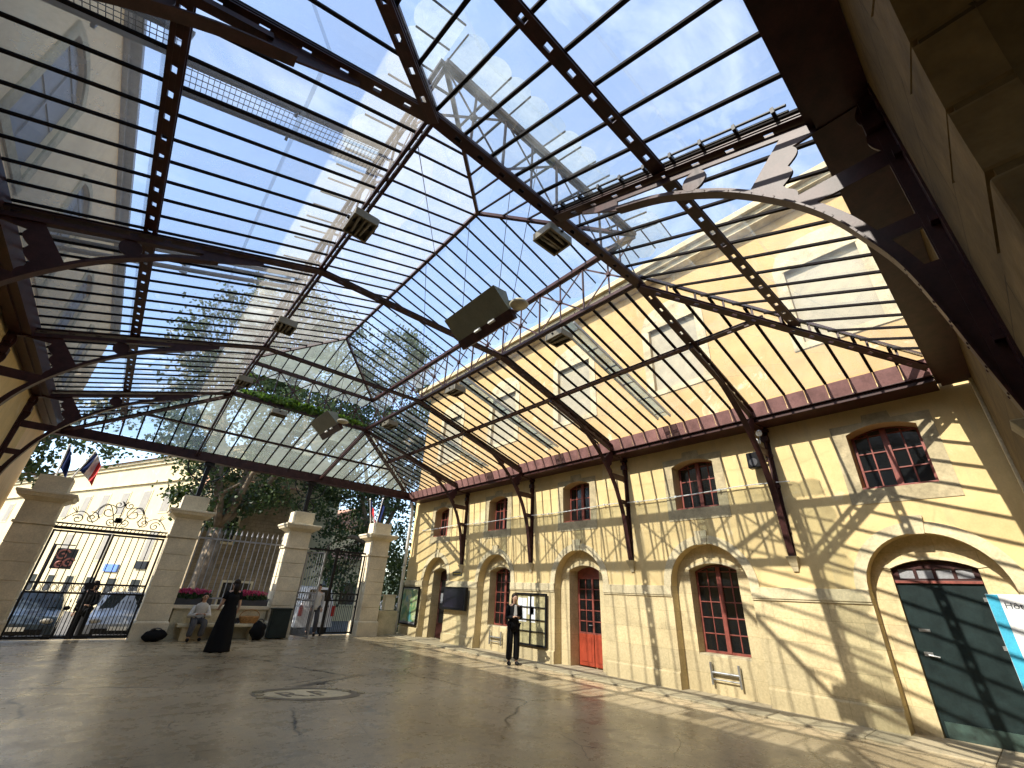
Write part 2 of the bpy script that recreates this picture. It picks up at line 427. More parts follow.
# ------------------------------------------------------------------ ground
mb = MB(); mb.box((-400, -400, -1.2), (400, 400, -.36))
tag(mb.build('street_ground', M['asphalt']), 'grey street beyond the gates', None, None, 'structure')
mb = MB(); mb.box((XL - .4, -9, -.9), (XW + .6, 18.75, 0))
tag(mb.build('hall_floor', M['floor']), 'worn cracked concrete floor of the covered court', None, None, 'structure')
mb = MB()
for i in range(14):
    mb.box((9.32, -.28 + i * 1.36, -.02), (10.05 + .6, -.28 + (i + 1) * 1.36 - .008, .028))
tag(mb.build('stone_pavement', M['kerb'], bevel=.006), 'pale stone strip of paving along the yellow facade', None, None, 'structure')
# pale roundel set in the floor
em = thing('floor_emblem', 'worn pale oval emblem with letters set into the concrete floor', 'emblem', (3.35, 9.0, 0))
def ell(a, b, n=40): return [(a * math.cos(2 * math.pi * i / n), b * math.sin(2 * math.pi * i / n)) for i in range(n)]
fm = lambda a, b, t: (3.35 + a * .97 - b * .24, 9.0 + a * -.24 + b * .97, t)
mb = MB(); mb.plate(ell(.66, .44), [], fm, .001, .004); mb.build('field', M['stone_plain'], em)
mb = MB(); mb.plate(ell(.82, .62), [ell(.69, .47)], fm, .001, .005)
mb.build('border', mottled('emblem_dark_mosaic', (.17, .135, .085), .3, 5, .6, 0, 40, .1), em)
mb = MB()
for sx in (-1, 1):
    for k in range(3):
        cx_, cy_, r_ = sx * (.60 + .10 * k), .34 - .26 * k, .10 - .015 * k
        mb = MB(); mb.tube([fm(cx_ + r_ * (1 - j / 26) * math.cos(j * .45), cy_ + r_ * (1 - j / 26) * math.sin(j * .45), .006) for j in range(20)], .011, 5); mb.build('scroll', M['stone_grey'], em)
def text_mesh(txt, size, fmap, t0, t1, mb):
    cu = D.curves.new('tmp', 'FONT'); cu.body = txt; cu.size = size; cu.extrude = .5; cu.align_x = 'LEFT'
    ob = D.objects.new('tmp', cu); COL.objects.link(ob)
    dg = bpy.context.evaluated_depsgraph_get(); me = D.meshes.new_from_object(ob.evaluated_get(dg))
    mb.add([fmap(v.co.x, v.co.y, t0 + (v.co.z + .5) * (t1 - t0)) for v in me.vertices], [tuple(p.vertices) for p in me.polygons])
    D.objects.remove(ob); D.curves.remove(cu); D.meshes.remove(me)
mb = MB(); text_mesh('R.F', .62, lambda a, b, t: fm(a - .46, b - .22, t), .004, .008, mb)
mb.build('letters', D.materials['emblem_dark_mosaic'], em)

# ------------------------------------------------------------------ right building (town hall)
def arc(cx, cz, r, a0, a1, n=18): return [(cx + r * math.cos(R(a0 + (a1 - a0) * i / n)), cz + r * math.sin(R(a0 + (a1 - a0) * i / n))) for i in range(n + 1)]
def seg_head(c, hw, zb, zs, rise, n=10):
    """opening outline with a segmental head: centre, half width, bottom, spring, rise"""
    r = (hw * hw + rise * rise) / (2 * rise); zc = zs + rise - r; a = math.degrees(math.asin(hw / r))
    return [(c - hw, zb), (c + hw, zb)] + arc(c, zc, r, 90 - a, 90 + a, n)
fx = lambda x0: (lambda a, b, t: (x0 + t, a, b))
YB0, YB1 = -.9, 18.45
hall = thing('town_hall', 'long ochre plastered building with stone arches and small red framed windows', 'building', (XW, 9., 0))
# plaster, up to the cornice, with arch heads cut from its lower edge
outer = [(YB0, 2.05)]
for c in sorted(ARCH):
    outer += [(c - .89, 2.05)] + arc(c, 2.05, .89, 180, 0, 20) + [(c + .89, 2.05)]
outer += [(YB1, 2.05), (YB1, 5.72), (YB0, 5.72)]
holes = [seg_head(c, .53, 3.74, 4.80, .13) for c in ARCH]
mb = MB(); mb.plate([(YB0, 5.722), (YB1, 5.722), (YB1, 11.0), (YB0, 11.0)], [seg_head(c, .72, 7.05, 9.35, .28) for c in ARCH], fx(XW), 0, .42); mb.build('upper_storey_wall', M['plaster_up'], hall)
mb = MB(); mb.plate(outer, holes, fx(XW), 0, .42); mb.build('plaster_wall', M['plaster'], hall)
edges = [YB0] + [e for c in sorted(ARCH) for e in (c - .89, c + .89)] + [YB1]
for i in range(0, len(edges), 2):
    e0, e1 = edges[i], edges[i + 1]
    mb = MB(); mb.box((XW - .02, e0, 0), (XW + .34, e1, 2.05)); pier = mb.build('stone_pier', M['stone'], hall)
    mb = MB(); mb.box((XW - .045, e0, 1.815), (XW - .0205, e1, 1.85)); mb.box((XW - .062, e0, 1.8502), (XW - .0205, e1, 2.048)); mb.build('impost_band', M['stone_plain'], pier, bevel=.008)
    mb = MB(); mb.box((XW - .062, e0, .0), (XW - .0205, e1, .315)); mb.frustum((XW - .041, (e0 + e1) / 2, .3151), (.0205, (e1 - e0) / 2), (.004, (e1 - e0) / 2), .03); mb.build('plinth', M['stone'], pier, bevel=.008)
# recessed infill walls of the arches
KIND = ['door', 'window', 'door', 'window', 'door']
for c, kd in zip(ARCH, KIND):
    zb = .70 if kd == 'window' else .0
    hw = .55 if abs(c - 4.88) < .1 or kd == 'door' else .55
    out = [(c - .889, 0)] + ([(c - hw, 0)] if kd == 'door' else []) 
    o2 = [(c - .889, .0), (c + .889, .0)] + arc(c, 2.05, .889, 0, 180, 20)
    if kd == 'door':
        h = seg_head(c, hw, 0, 2.40, .14)
        o2 = [(c - .889, 0), (c - hw, 0)] + list(reversed(h[2:])) + [(c + hw, 0), (c + .889, 0)] + arc(c, 2.05, .889, 0, 180, 20)
        hs = []
    else: hs = [seg_head(c, hw, zb, 2.40, .14)]
    mb = MB(); mb.plate(o2, hs, fx(XW + .25), 0, .40); mb.build('arch_infill', M['stone'], hall)
    # raised label round the inner opening
    if kd != 'door' or True:
        mb = MB(); hI = seg_head(c, hw + .004, 2.2, 2.40, .14)[2:]; hO = seg_head(c, hw + .13, 2.2, 2.42, .16)[2:]
        mb.plate(hO + list(reversed(hI)), [], fx(XW + .235), 0, .0145); mb.build('inner_lintel', M['stone_plain'], hall, bevel=.005)
    # archivolt, keystone
    mb = MB(); ao = arc(c, 2.05, 1.07, 180, 97, 12); ai = arc(c, 2.05, .889, 97, 180, 12)
    mb.plate(ao + ai, [], fx(XW - .03), 0, .0295)
    ao = arc(c, 2.05, 1.07, 83, 0, 12); ai = arc(c, 2.05, .889, 0, 83, 12)
    mb.plate(ao + ai, [], fx(XW - .03), 0, .0295)
    av = mb.build('archivolt', M['stone_plain'], hall, bevel=.01)
    mb = MB(); mb.plate([(c - .105, 2.92), (c + .105, 2.92), (c + .15, 3.22), (c - .15, 3.22)], [], fx(XW - .05), 0, .0495)
    mb.build('keystone', M['stone_plain'], av, bevel=.012)
# window and door joinery (hinged pairs with small panes)
def casement(parent, c, hw, zb, zt, rise, x, rows, cols, mat, bw=.024, sill=True):
    mbf = MB(); o = seg_head(c, hw, zb, zt, rise); i = seg_head(c, hw - .045, zb + .05, zt - .015, rise)
    mbf.plate(o, [i], fx(x), 0, .06)
    mbf.box((x - .015, c - .048, zb + .02), (x + .05, c + .048, zt + rise * .75))
    ztt = zt + rise * .6; H = zt - zb - .06
    for s in (-1, 1):
        for k in range(1, cols):
            y = c + s * (.05 + (hw - .11) * k / cols)
            mbf.box((x + .012, y - bw / 2, zb + .06), (x + .05, y + bw / 2, zt + rise * .5))
        for k in range(1, rows + 1):
            z = zb + .06 + H * k / rows
            mbf.box((x + .0125, c + s * .05, z - bw / 2), (x + .0495, c + s * (hw - .03), z + bw / 2))
    w = mbf.build('window', mat, parent, bevel=.004)
    mp = MB(); mp.plate(seg_head(c, hw - .02, zb + .03, zt - .01, rise), [], fx(x + .03), 0, .012); mp.build('pane', M['pane'], w)
    return w
for c in ARCH:      # small upper windows
    mb = MB(); o = [(c - .76, 3.48), (c + .76, 3.48), (c + .76, 5.0), (c + .22, 5.0), (c + .20, 5.14), (c - .20, 5.14), (c - .22, 5.0), (c - .76, 5.0)]
    mb.plate(o, [seg_head(c, .531, 3.74, 4.80, .13)], fx(XW - .012), 0, .0115); mb.build('window_surround', M['stone_grey'], hall)
    casement(hall, c, .52, 3.745, 4.80, .12, XW + .31, 3, 2, M['red'])
    mb = MB(); mb.box((XW + .02, c - .528, 3.742), (XW + .31, c + .528, 3.775)); mb.build('window_sill', M['red'], hall, bevel=.005)
    # tall upper-storey windows above the glass roof, shut
    mb = MB(); mb.plate([(c - .95, 6.9), (c + .95, 6.9), (c + .95, 9.2)] + seg_head(c, .95, 6.9, 9.45, .38)[3:-1] + [(c - .95, 9.2)], [seg_head(c, .721, 7.05, 9.35, .28)], fx(XW - .03), 0, .0295)
    mb.build('upper_surround', M['stone_grey'], hall)
    mb = MB(); mb.plate(seg_head(c, .718, 7.06, 9.34, .28), [], fx(XW + .1), 0, .05)
    sh = mb.build('shutter', M['panel'], hall)
    mb = MB(); mb.plate(seg_head(c, .75, 9.05, 9.36, .28), [], fx(XW - .045), 0, .014); mb.build('lintel', M['stone_grey'], hall)
for c, kd in zip(ARCH, KIND):
    if kd == 'window':
        w = casement(hall, c, .545, .74, 2.38, .13, XW + .54, 5, 2, M['red'])
        mb = MB(); mb.box((XW + .255, c - .548, .66), (XW + .545, c + .548, .739)); mb.build('window_sill', M['stone_plain'], hall, bevel=.008)
        mb = MB(); 
        for s in (-1, 1):
            mb.box((XW + .16, c + s * .29 - .02, .20), (XW + .20, c + s * .29 + .02, .60))
            mb.box((XW + .20, c + s * .29 - .012, .36), (XW + .249, c + s * .29 + .012, .44))
        mb.tube([(XW + .18, c - .29, .42), (XW + .18, c + .29, .42)], .022, 8); mb.tube([(XW + .18, c - .29, .30), (XW + .18, c + .29, .30)], .012, 8)
        rl = mb.build('low_rail', M['metal'], hall)
# red glazed door
c = 8.63; x = XW + .62
mb = MB()
for q in (-1, 1):
    mb.box((x, c + min(q * .012, q * .54), .04), (x + .05, c + max(q * .012, q * .54), .80))
    mb.box((x - .012, c + min(q * .09, q * .47), .14), (x, c + max(q * .09, q * .47), .72))
d1 = mb.build('door', M['door_red'], hall, bevel=.004)
mb = MB(); mb.plate(seg_head(c, .545, .801, 2.39, .13), [[(c - .48, .84), (c - .03, .84), (c - .03, 2.2), (c - .48, 2.2)], [(c + .03, .84), (c + .48, .84), (c + .48, 2.2), (c + .03, 2.2)]], fx(x), 0, .05)
for q in (-1, 1):
    y = c + q * .255; mb.box((x + .012, y - .013, .84), (x + .045, y + .013, 2.2))
    for k in range(1, 5): mb.box((x + .0125, c + min(q * .03, q * .48), .84 + k * .272 - .013), (x + .0445, c + max(q * .03, q * .48), .84 + k * .272 + .013))
mb.build('glazed_frame', M['red'], d1)
mb = MB(); mb.box((x + .028, c - .48, .83), (x + .04, c + .48, 2.21)); mb.build('pane', M['pane'], d1)
mb = MB(); mb.tube([(x - .01, c + .02, 1.02), (x - .05, c + .02, 1.02), (x - .05, c + .12, 1.02)], .011, 8); mb.build('handle', M['metal'], d1)
# far door, half hidden in its arch
c = 16.1
mb = MB(); mb.plate(seg_head(c, .545, .04, 2.39, .13), [[(c - .44, .55), (c + .44, .55), (c + .44, 2.1), (c - .44, 2.1)]], fx(x), 0, .05)
d2 = mb.build('door', M['iron'], hall, bevel=.004)
mb = MB(); mb.box((x + .02, c - .45, .54), (x + .035, c + .45, 2.11)); mb.build('pane', M['pane'], d2)
mb = MB(); mb.box((x - .09, c - .2, 1.28), (x - .005, c + .0, 1.5)); mb.build('intercom', M['white'], d2, bevel=.01)
# green door
c = 1.13; x = XW + .33
mb = MB(); mb.plate([(c - .54, .03), (c + .54, .03), (c + .54, 2.17), (c - .54, 2.17)], [], fx(x), 0, .06)
d3 = mb.build('door', M['green'], hall, bevel=.006)
mb = MB(); mb.box((x - .012, c - .50, .03), (x - .0005, c + .50, .24)); mb.build('kick_plate', mottled('worn_green_paint', (.03, .055, .045), .6, 5, .5, 0, 14, .2), d3)
mb = MB(); mb.box((x - .03, c - .545, 2.17), (x + .05, c + .545, 2.22))
mb.plate(seg_head(c, .545, 2.2205, 2.39, .13), [[(c + a, 2.25), (c + a + .20, 2.25), (c + a + .20, 2.40), (c + a, 2.40)] for a in (-.47, -.225, .02, .265)], fx(x + .0), 0, .05)
tl = mb.build('transom', M['iron'], d3, bevel=.004)
mb = MB(); mb.box((x - .036, c - .54, 2.175), (x - .0301, c + .54, 2.215)); mb.build('transom_bar', M['red'], d3)
mb = MB(); mb.plate(seg_head(c, .52, 2.23, 2.38, .12), [], fx(x + .03), 0, .01); mb.build('transom_glass', M['alu'], d3)
mb = MB(); mb.box((x - .012, c + .30, 1.45), (x - .0005, c + .44, 1.49)); mb.build('letter_slot', M['metal'], d3)
mb = MB(); mb.box((x - .014, c + .36, 1.10), (x, c + .47, 1.16))
mb.tube([(x - .01, c + .41, 1.12), (x - .055, c + .41, 1.12), (x - .055, c + .28, 1.10)], .014, 8); mb.build('handle', M['metal'], d3)
for z in (.6, 1.3, 1.95):
    mb = MB(); mb.box((x - .012, c - .53, z - .03), (x - .001, c - .47, z + .03)); mb.build('hinge', M['metal'], d3)
# cornice, quoins and interior backing
mb = MB(); mb.box((XW - .55, YB0, 11.0), (XW + 8, YB1 + .4, 11.18)); mb.box((XW - .30, YB0, 10.72), (XW - .001, YB1 + .3, 10.86)); mb.box((XW - .42, YB0, 10.861), (XW - .001, YB1 + .35, 10.999))
mb.build('cornice', M['stone_grey'], hall)
mb = MB(); mb.box((XW + .70, YB0, 0), (XW + 8, YB1, 10.99)); mb.build('inner_block', M['plaster'], hall)
mb = MB(); mb.frustum((XW + 4.2, (YB0 + YB1) / 2, 11.181), (4.4, 9.9), (.2, 6.), 1.8); mb.build('roof', M['tile'], hall)

# ------------------------------------------------------------------ left building
LB0, LB1 = -6., 18.3
lb = thing('beige_building', 'tall beige rendered building with grey shuttered windows rising left of the glass roof', 'building', (XL, 6., 0))
XU = -2.285
lw = [3.2, 6.15, 8.95, 12.05, 15.0]
ha = [seg_head(c, .56, 5.95, 7.42, .16) for c in lw]
mb = MB(); mb.plate([(LB0, 5.72), (LB1, 5.72), (LB1, 8.72), (LB0, 8.72)], ha, lambda a, b, t: (XU - t, a, b), 0, .3); mb.build('upper_wall', M['plaster_left'], lb)
mb = MB(); mb.box((XL - .3, LB0, 0), (XL, LB1, 5.719)); mb.build('lower_wall', M['plaster_left'], lb)
mb = MB(); mb.box((XL - 8, LB0, 0), (XL - .32, LB1, 8.72)); mb.build('inner_block', M['plaster_left'], lb)
mb = MB(); mb.box((XU, LB0, 8.72), (XU + .07, LB1, 8.80)); mb.box((XL - 8, LB0, 8.801), (XU + .20, LB1, 8.90)); mb.build('cornice', M['alu'], lb)
mb = MB(); mb.frustum((XL - 3.8, 6.1, 8.901), (4.2, 12.2), (.2, 9.), 1.0); mb.build('roof', M['tile'], lb)
for c in lw:
    mb = MB(); mb.plate(seg_head(c, .555, 5.95, 7.41, .16), [], lambda a, b, t: (XU - .05 - t, a, b), 0, .05)
    mb.box((XU - .05, c - .015, 5.97), (XU - .03, c + .015, 7.5))
    for z in (6.0, 6.75, 7.35): mb.box((XU - .05, c - .53, z), (XU - .035, c + .53, z + .08))
    w = mb.build('shutter', M['shutter'], lb)
    mb = MB(); mb.plate(seg_head(c, .72, 5.8, 7.48, .2), [seg_head(c, .562, 5.95, 7.42, .16)], lambda a, b, t: (XU + .025 - t, a, b), 0, .0245); mb.build('window_surround', M['stone_grey'], lb)
mb = MB(); mb.plate([(LB0, 0), (15.6, 0), (15.6, 5.3), (LB0, 5.3)], [], lambda a, b, t: (XL + .06 - t, a, b), 0, .0595); mb.build('ochre_wall_facing', M['plaster'], lb)

# ------------------------------------------------------------------ near wall with its archway
nw = thing('near_stone_wall', 'rough brown stone wall with a round carriage arch beside the camera', 'wall', (3.8, YN, 0))
AC, AR, AS = .48, 1.20, 2.95
mb = MB()
o2 = [(XL + .07, 0), (AC - AR, 0)] + arc(AC, AS, AR, 180, 0, 24) + [(AC + AR, 0), (XW - .08, 0), (XW - .08, 6.3), (XL + .07, 6.3)]
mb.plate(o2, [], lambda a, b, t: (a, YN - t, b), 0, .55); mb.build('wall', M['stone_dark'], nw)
mb = MB()
for i in range(13):     # voussoirs
    a0, a1 = 180 * i / 13 + .35, 180 * (i + 1) / 13 - .35
    r1 = AR + (.62 if i % 2 else .52)
    mb.plate(arc(AC, AS, r1, a0, a1, 4) + arc(AC, AS, AR - .006, a1, a0, 4), [], lambda a, b, t: (a, YN + .02 - t, b), 0, .16)
for i in range(6):
    for s in (-1, 1):
        w_ = .62 if i % 2 else .45
        xs = sorted((AC + s * (AR - .006), AC + s * (AR + w_)))
        mb.box((xs[0], YN - .14, i * .49 + .004), (xs[1], YN + .02, (i + 1) * .49 - .004))
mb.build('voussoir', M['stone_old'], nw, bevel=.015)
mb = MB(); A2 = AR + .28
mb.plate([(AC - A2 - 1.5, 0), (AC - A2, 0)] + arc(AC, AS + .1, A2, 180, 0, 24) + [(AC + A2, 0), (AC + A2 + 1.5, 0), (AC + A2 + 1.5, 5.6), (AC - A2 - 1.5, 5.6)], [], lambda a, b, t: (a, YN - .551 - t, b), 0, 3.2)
mb.build('vault', M['stone_vault'], nw)
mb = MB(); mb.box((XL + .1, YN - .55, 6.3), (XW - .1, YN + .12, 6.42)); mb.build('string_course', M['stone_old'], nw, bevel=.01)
mb = MB(); mb.box((XW - .34, YN, 0), (XW - .08, YN + .045, 5.29)); mb.build('corner_pilaster', M['stone_plain'], nw, bevel=.01)

# ------------------------------------------------------------------ the glass roof
roof = thing('glass_roof', 'hipped iron and glass canopy with a raised lantern over the court', 'canopy', (RX, 9., 5.))
def holed(mb, p0, p1, w=.11, h=.13, step=.33, hole=.07, slot=.045):
    """built-up beam: two webs, and a bottom flange pierced by a row of slots"""
    p0 = V(p0); p1 = V(p1); t = (p1 - p0); L = t.length; t.normalize()
    up = V((0, 0, 1)); sd = t.cross(up).normalized(); u = sd.cross(t).normalized()
    if u.z < 0: u = -u
    for s in (-1, 1):
        mb.bar(p0 + sd * s * (slot / 2 + .006), p1 + sd * s * (slot / 2 + .006), .011, h, u)
        fw_ = (w - slot) / 2
        mb.bar(p0 + sd * s * (slot / 2 + fw_ / 2) - u * (h / 2 + .006), p1 + sd * s * (slot / 2 + fw_ / 2) - u * (h / 2 + .006), fw_, .011, u)
        mb.bar(p0 + sd * s * (slot / 2 + .012 + .02) + u * (h / 2 - .006), p1 + sd * s * (slot / 2 + .032) + u * (h / 2 - .006), .04, .011, u)
    n = max(1, int(L / step)); st = L / n
    for i in range(n):
        a = p0 + t * (i * st + (hole / 2 if i else 0)); b = p0 + t * ((i + 1) * st - hole / 2)
        mb.bar(a - u * (h / 2 + .006), b - u * (h / 2 + .006), slot - .001, .010, u)
    return mb

RIB = [(.07, 2.62), (.13, 3.0), (.19, 3.4), (.26, 3.76), (.37, 4.08), (.53, 4.45), (.80, 4.85), (1.22, 5.30), (1.80, 5.73), (2.35, 6.0)]
def smooth_pts(P, n=5):
    out = []
    for i in range(len(P) - 1):
        p0 = P[max(0, i - 1)]; p1 = P[i]; p2 = P[i + 1]; p3 = P[min(len(P) - 1, i + 2)]
        for k in range(n):
            t = k / n
            out.append(tuple(.5 * (2 * p1[j] + (p2[j] - p0[j]) * t + (2 * p0[j] - 5 * p1[j] + 4 * p2[j] - p3[j]) * t * t + (3 * p1[j] - p0[j] - 3 * p2[j] + p3[j]) * t ** 3) for j in (0, 1)))
    return out + [P[-1]]
def circ(cx, cz, r, n=14, ph=0): return [(cx + r * math.cos(2 * math.pi * i / n + ph), cz + r * math.sin(2 * math.pi * i / n + ph)) for i in range(n)]
def lobed(cx, cz, r, k=4, amp=.28, n=40, sx=1, sz=1, rot=0):
    return [(cx + sx * r * (1 + amp * math.cos(k * a)) * math.cos(a + rot), cz + sz * r * (1 + amp * math.cos(k * a)) * math.sin(a + rot)) for a in [2 * math.pi * i / n for i in range(n)]]
def bracket(parent, fmap, wall_t, top_end_d, slope, zcurb, pw=.06):
    """pierced spandrel plate, curved flange and wall post; fmap(d, z, t): d from the wall, t across"""
    top = lambda d: zcurb - slope * (top_end_d - d) - .06
    rib = smooth_pts(RIB, 5)
    dend = 2.9
    outer = [(.0, 2.62)] + rib + [(dend, top(dend) - .07), (dend, top(dend)), (.0, top(0))]
    zt0 = top(.4)
    def ribd(z):
        for (d0, z0), (d1, z1) in zip(rib[:-1], rib[1:]):
            if z0 <= z <= z1: return d0 + (d1 - d0) * (z - z0) / (z1 - z0)
        return rib[-1][0]
    zhi = top(.3) - .12
    zz = [4.78 + (zhi - 4.78) * i / 24 for i in range(25)]
    rgt = [(min(ribd(z) - .10, .80 - (z - 4.78) * .42) - .055 * abs(math.sin(3 * math.pi * i / 24)), z) for i, z in enumerate(zz)]
    lft = [(.10 + .045 * abs(math.sin(2 * math.pi * i / 24)), z) for i, z in enumerate(zz)]
    h1 = rgt + list(reversed(lft))          # lobed opening next to the wall
    def ribz(d):
        for (d0, z0), (d1, z1) in zip(rib[:-1], rib[1:]):
            if d0 <= d <= d1: return z0 + (z1 - z0) * (d - d0) / (d1 - d0)
        return rib[-1][1]
    hs = [h1]
    lo = [.96 + 1.39 * i / 12 for i in range(13)]; lo = [d for d in lo if top(d) - ribz(d) > .20]
    hi = [.64 + (lo[-1] - .64) * i / 12 for i in range(13)]
    hs.append([(d, ribz(d) + .085) for d in lo] + [(d, top(d) - .085) for d in reversed(hi)])
    def gap(z0, z1):
        q = [z0 + (z1 - z0) * i / 8 for i in range(9)]
        return [(ribd(z) - .085, z) for z in q] + [(.095, z) for z in reversed(q)]
    h4 = gap(4.12, 4.62); h5 = gap(3.72, 4.0)
    hs += [h4, h5]
    mb = MB(); mb.plate(outer, hs, fmap, -.012, .012); mb.plate(circ(1.42, (ribz(1.42) + top(1.42)) / 2, max(.06, (top(1.42) - ribz(1.42)) * .30), 18), [], fmap, -.015, .015); br = mb.build('bracket', M['iron'], parent)
    mb = MB()
    P = [fmap(d, z, 0) for d, z in rib]
    for a, b in zip(P[:-1], P[1:]):
        a = V(a); b = V(b); wdir = V(fmap(0, 0, 1)) - V(fmap(0, 0, 0))
        t = (b - a).normalized(); n = t.cross(wdir).normalized()
        mb.bar(a - t * .004, b + t * .004, .014, .12, wdir)
    for i in range(2, len(rib) - 1, 2):
        d, z = rib[i]
        for s in (-1, 1): mb.sphere(fmap(d - .012 + .02, z + .03, s * .034), .012, 6, 4)
    mb.build('rib_flange', M['iron'], parent)
    mb = MB()
    def bx(d0, d1, z0, z1, t0, t1):
        ps = [V(fmap(d, z, t)) for z in (z0, z1) for t in (t0, t1) for d in (d0, d1)]
        mb.add(ps, [(0, 2, 3, 1), (4, 5, 7, 6), (0, 1, 5, 4), (2, 6, 7, 3), (0, 4, 6, 2), (1, 3, 7, 5)])
    bx(.0, .014, 2.62, top(0), -pw, pw); bx(.014, .085, 2.62, top(0) - .2, -.02, .02)
    for z in (3.1, 4.0, 4.66): bx(.012, .055, z - .03, z + .03, -.075, .075)
    bx(0, .13, 4.98, 5.10, -.07, .07); bx(0, .10, 5.2, 5.28, -.09, .09)
    mb.build('wall_post', M['iron'], parent)
    mb = MB()
    def bx2(d0, d1, z0, z1, w0, w1):
        ps = [V(fmap(d, z, s * w)) for z, w, dd in ((z0, w0, d0), (z1, w1, d1)) for s in (-1, 1) for d in (0, dd)]
        mb.add(ps, [(0, 2, 3, 1), (4, 5, 7, 6), (0, 1, 5, 4), (2, 6, 7, 3), (0, 4, 6, 2), (1, 3, 7, 5)])
    bx2(.09, .15, 2.50, 2.615, .08, .10); bx2(.05, .09, 2.42, 2.499, .06, .08); bx2(.03, .05, 2.34, 2.419, .045, .06)
    mb.build('corbel', M['stone_plain'], parent, bevel=.006)
    return br

SR = (ZC - ZE) / (EX1 - CX1); SL = (ZC - ZE) / (CX0 - EX0); SN = (ZC - ZE) / (CY0 - EY0); SF = (ZC - ZE) / (EY1 - CY1)
for y in FR:
    mb = MB()
    holed(mb, (CX1, y, ZC), (XW - .02, y, ZC - SR * (XW - .02 - CX1)), .16, .035, .33, .085, .05)
    holed(mb, (CX0, y, ZC), (XL + .08, y, ZC - SL * (CX0 - XL - .08)), .16, .035, .33, .085, .05)
    holed(mb, (CX0, y, ZC), (CX1, y, ZC), .16, .035, .33, .085, .05)
    tr = mb.build('truss', M['iron'], roof)
    bracket(tr, lambda d, z, t, y=y: (XW - d, y + t, z), 0, XW - CX1, SR, ZC)
    bracket(tr, lambda d, z, t, y=y: (XL + .06 + d, y + t, z), 0, CX0 - XL - .06, SL, ZC)
    for s, x0, x1 in ((1, 7.1, XW - .1), (-1, -.4, XL + .15)):
        mb = MB(); z0 = ZC - (SR * (x0 - CX1) if s > 0 else SL * (CX0 - x0)); z1 = ZC - (SR * (x1 - CX1) if s > 0 else SL * (CX0 - x1))
        mb.bar((x0, y, z0 - .115), (x1, y, z1 - .115), .09, .06); mb.build('stiffener', M['iron'], tr)
# rafters on the centre line, near end with its bracket, far end on the eave beam
mb = MB(); holed(mb, (RX, CY0, ZC), (RX, YN + .02, ZC - SN * (CY0 - YN)), .16, .035, .33, .085, .05); tr = mb.build('truss', M['iron'], roof)
bracket(tr, lambda d, z, t: (RX + t, YN + d, z), 0, CY0 - YN, SN, ZC, .15)
mb = MB()
for dx, dz in ((-.10, .06), (-.14, .10)):
    mb.tube([(RX + dx, .2, ZC - SN * (CY0 - .2) + dz), (RX + dx, CY0, ZC + dz)], .014, 6)
for k in range(9): mb.cbox((RX - .12, .3 + k * .32, ZC - SN * (CY0 - .3 - k * .32) + .08), (.10, .03, .07))
mb.build('conduit', M['iron_dark'], roof)
for x in (CX0, CX1):
    mb = MB(); 
    for s in (-.04, .04): mb.bar((x + s, CY1, ZC), (x + s, EY1, ZE), .03, .09)
    mb.build('end_rafter', M['iron'], roof)
# hips with their stand-off glazing bar
for cx, cy, ex, ey in ((CX0, CY0, EX0, EY0), (CX1, CY0, EX1, EY0), (CX0, CY1, EX0, EY1), (CX1, CY1, EX1, EY1)):
    mb = MB(); a = V((cx, cy, ZC - .07)); b = V((ex, ey, ZE - .07)); holed(mb, a, b, .14, .035, .33, .08, .05)
    up = V((0, 0, .25))
    mb.bar(a + up, b + up, .05, .05)
    for k in range(1, 10):
        p = a.lerp(b, k / 10); mb.bar(p + V((0, 0, .04)), p + V((0, 0, .24)), .035, .02, (1, 0, 0))
    mb.build('hip_rafter', M['iron'], roof)
# purlins half-way down each slope
def zs(side, c):
    return {'R': ZC - SR * (c - CX1), 'L': ZC - SL * (CX0 - c), 'N': ZC - SN * (CY0 - c), 'F': ZC - SF * (c - CY1)}[side]
def hipx(side, y):   # glass limits of the side slopes at a given y
    if y < CY0: k = (CY0 - y) / (CY0 - EY0)
    elif y > CY1: k = (y - CY1) / (EY1 - CY1)
    else: k = 0
    return CX1 + k * (EX1 - CX1) if side == 'R' else CX0 - k * (CX0 - EX0)
pr, pl, pn, pf = 7.22, -1.02, 1.45, 16.42
kf = lambda k, a, b: a + (b - a) * k
k = (pr - CX1) / (EX1 - CX1); q = [((pr, kf(k, CY0, EY0), zs('R', pr)), (pr, kf(k, CY1, EY1), zs('R', pr)))]
k = (CX0 - pl) / (CX0 - EX0); q.append(((pl, kf(k, CY0, EY0), zs('L', pl)), (pl, kf(k, CY1, EY1), zs('L', pl))))
k = (CY0 - pn) / (CY0 - EY0); q.append(((kf(k, CX0, EX0), pn, zs('N', pn)), (kf(k, CX1, EX1), pn, zs('N', pn))))
k = (pf - CY1) / (EY1 - CY1); q.append(((kf(k, CX0, EX0), pf, zs('F', pf)), (kf(k, CX1, EX1), pf, zs('F', pf))))
for a, b in q:
    mb = MB(); holed(mb, V(a) + V((0, 0, .035)), V(b) + V((0, 0, .035)), .14, .035, .30, .08, .05); mb.build('purlin', M['iron'], roof)
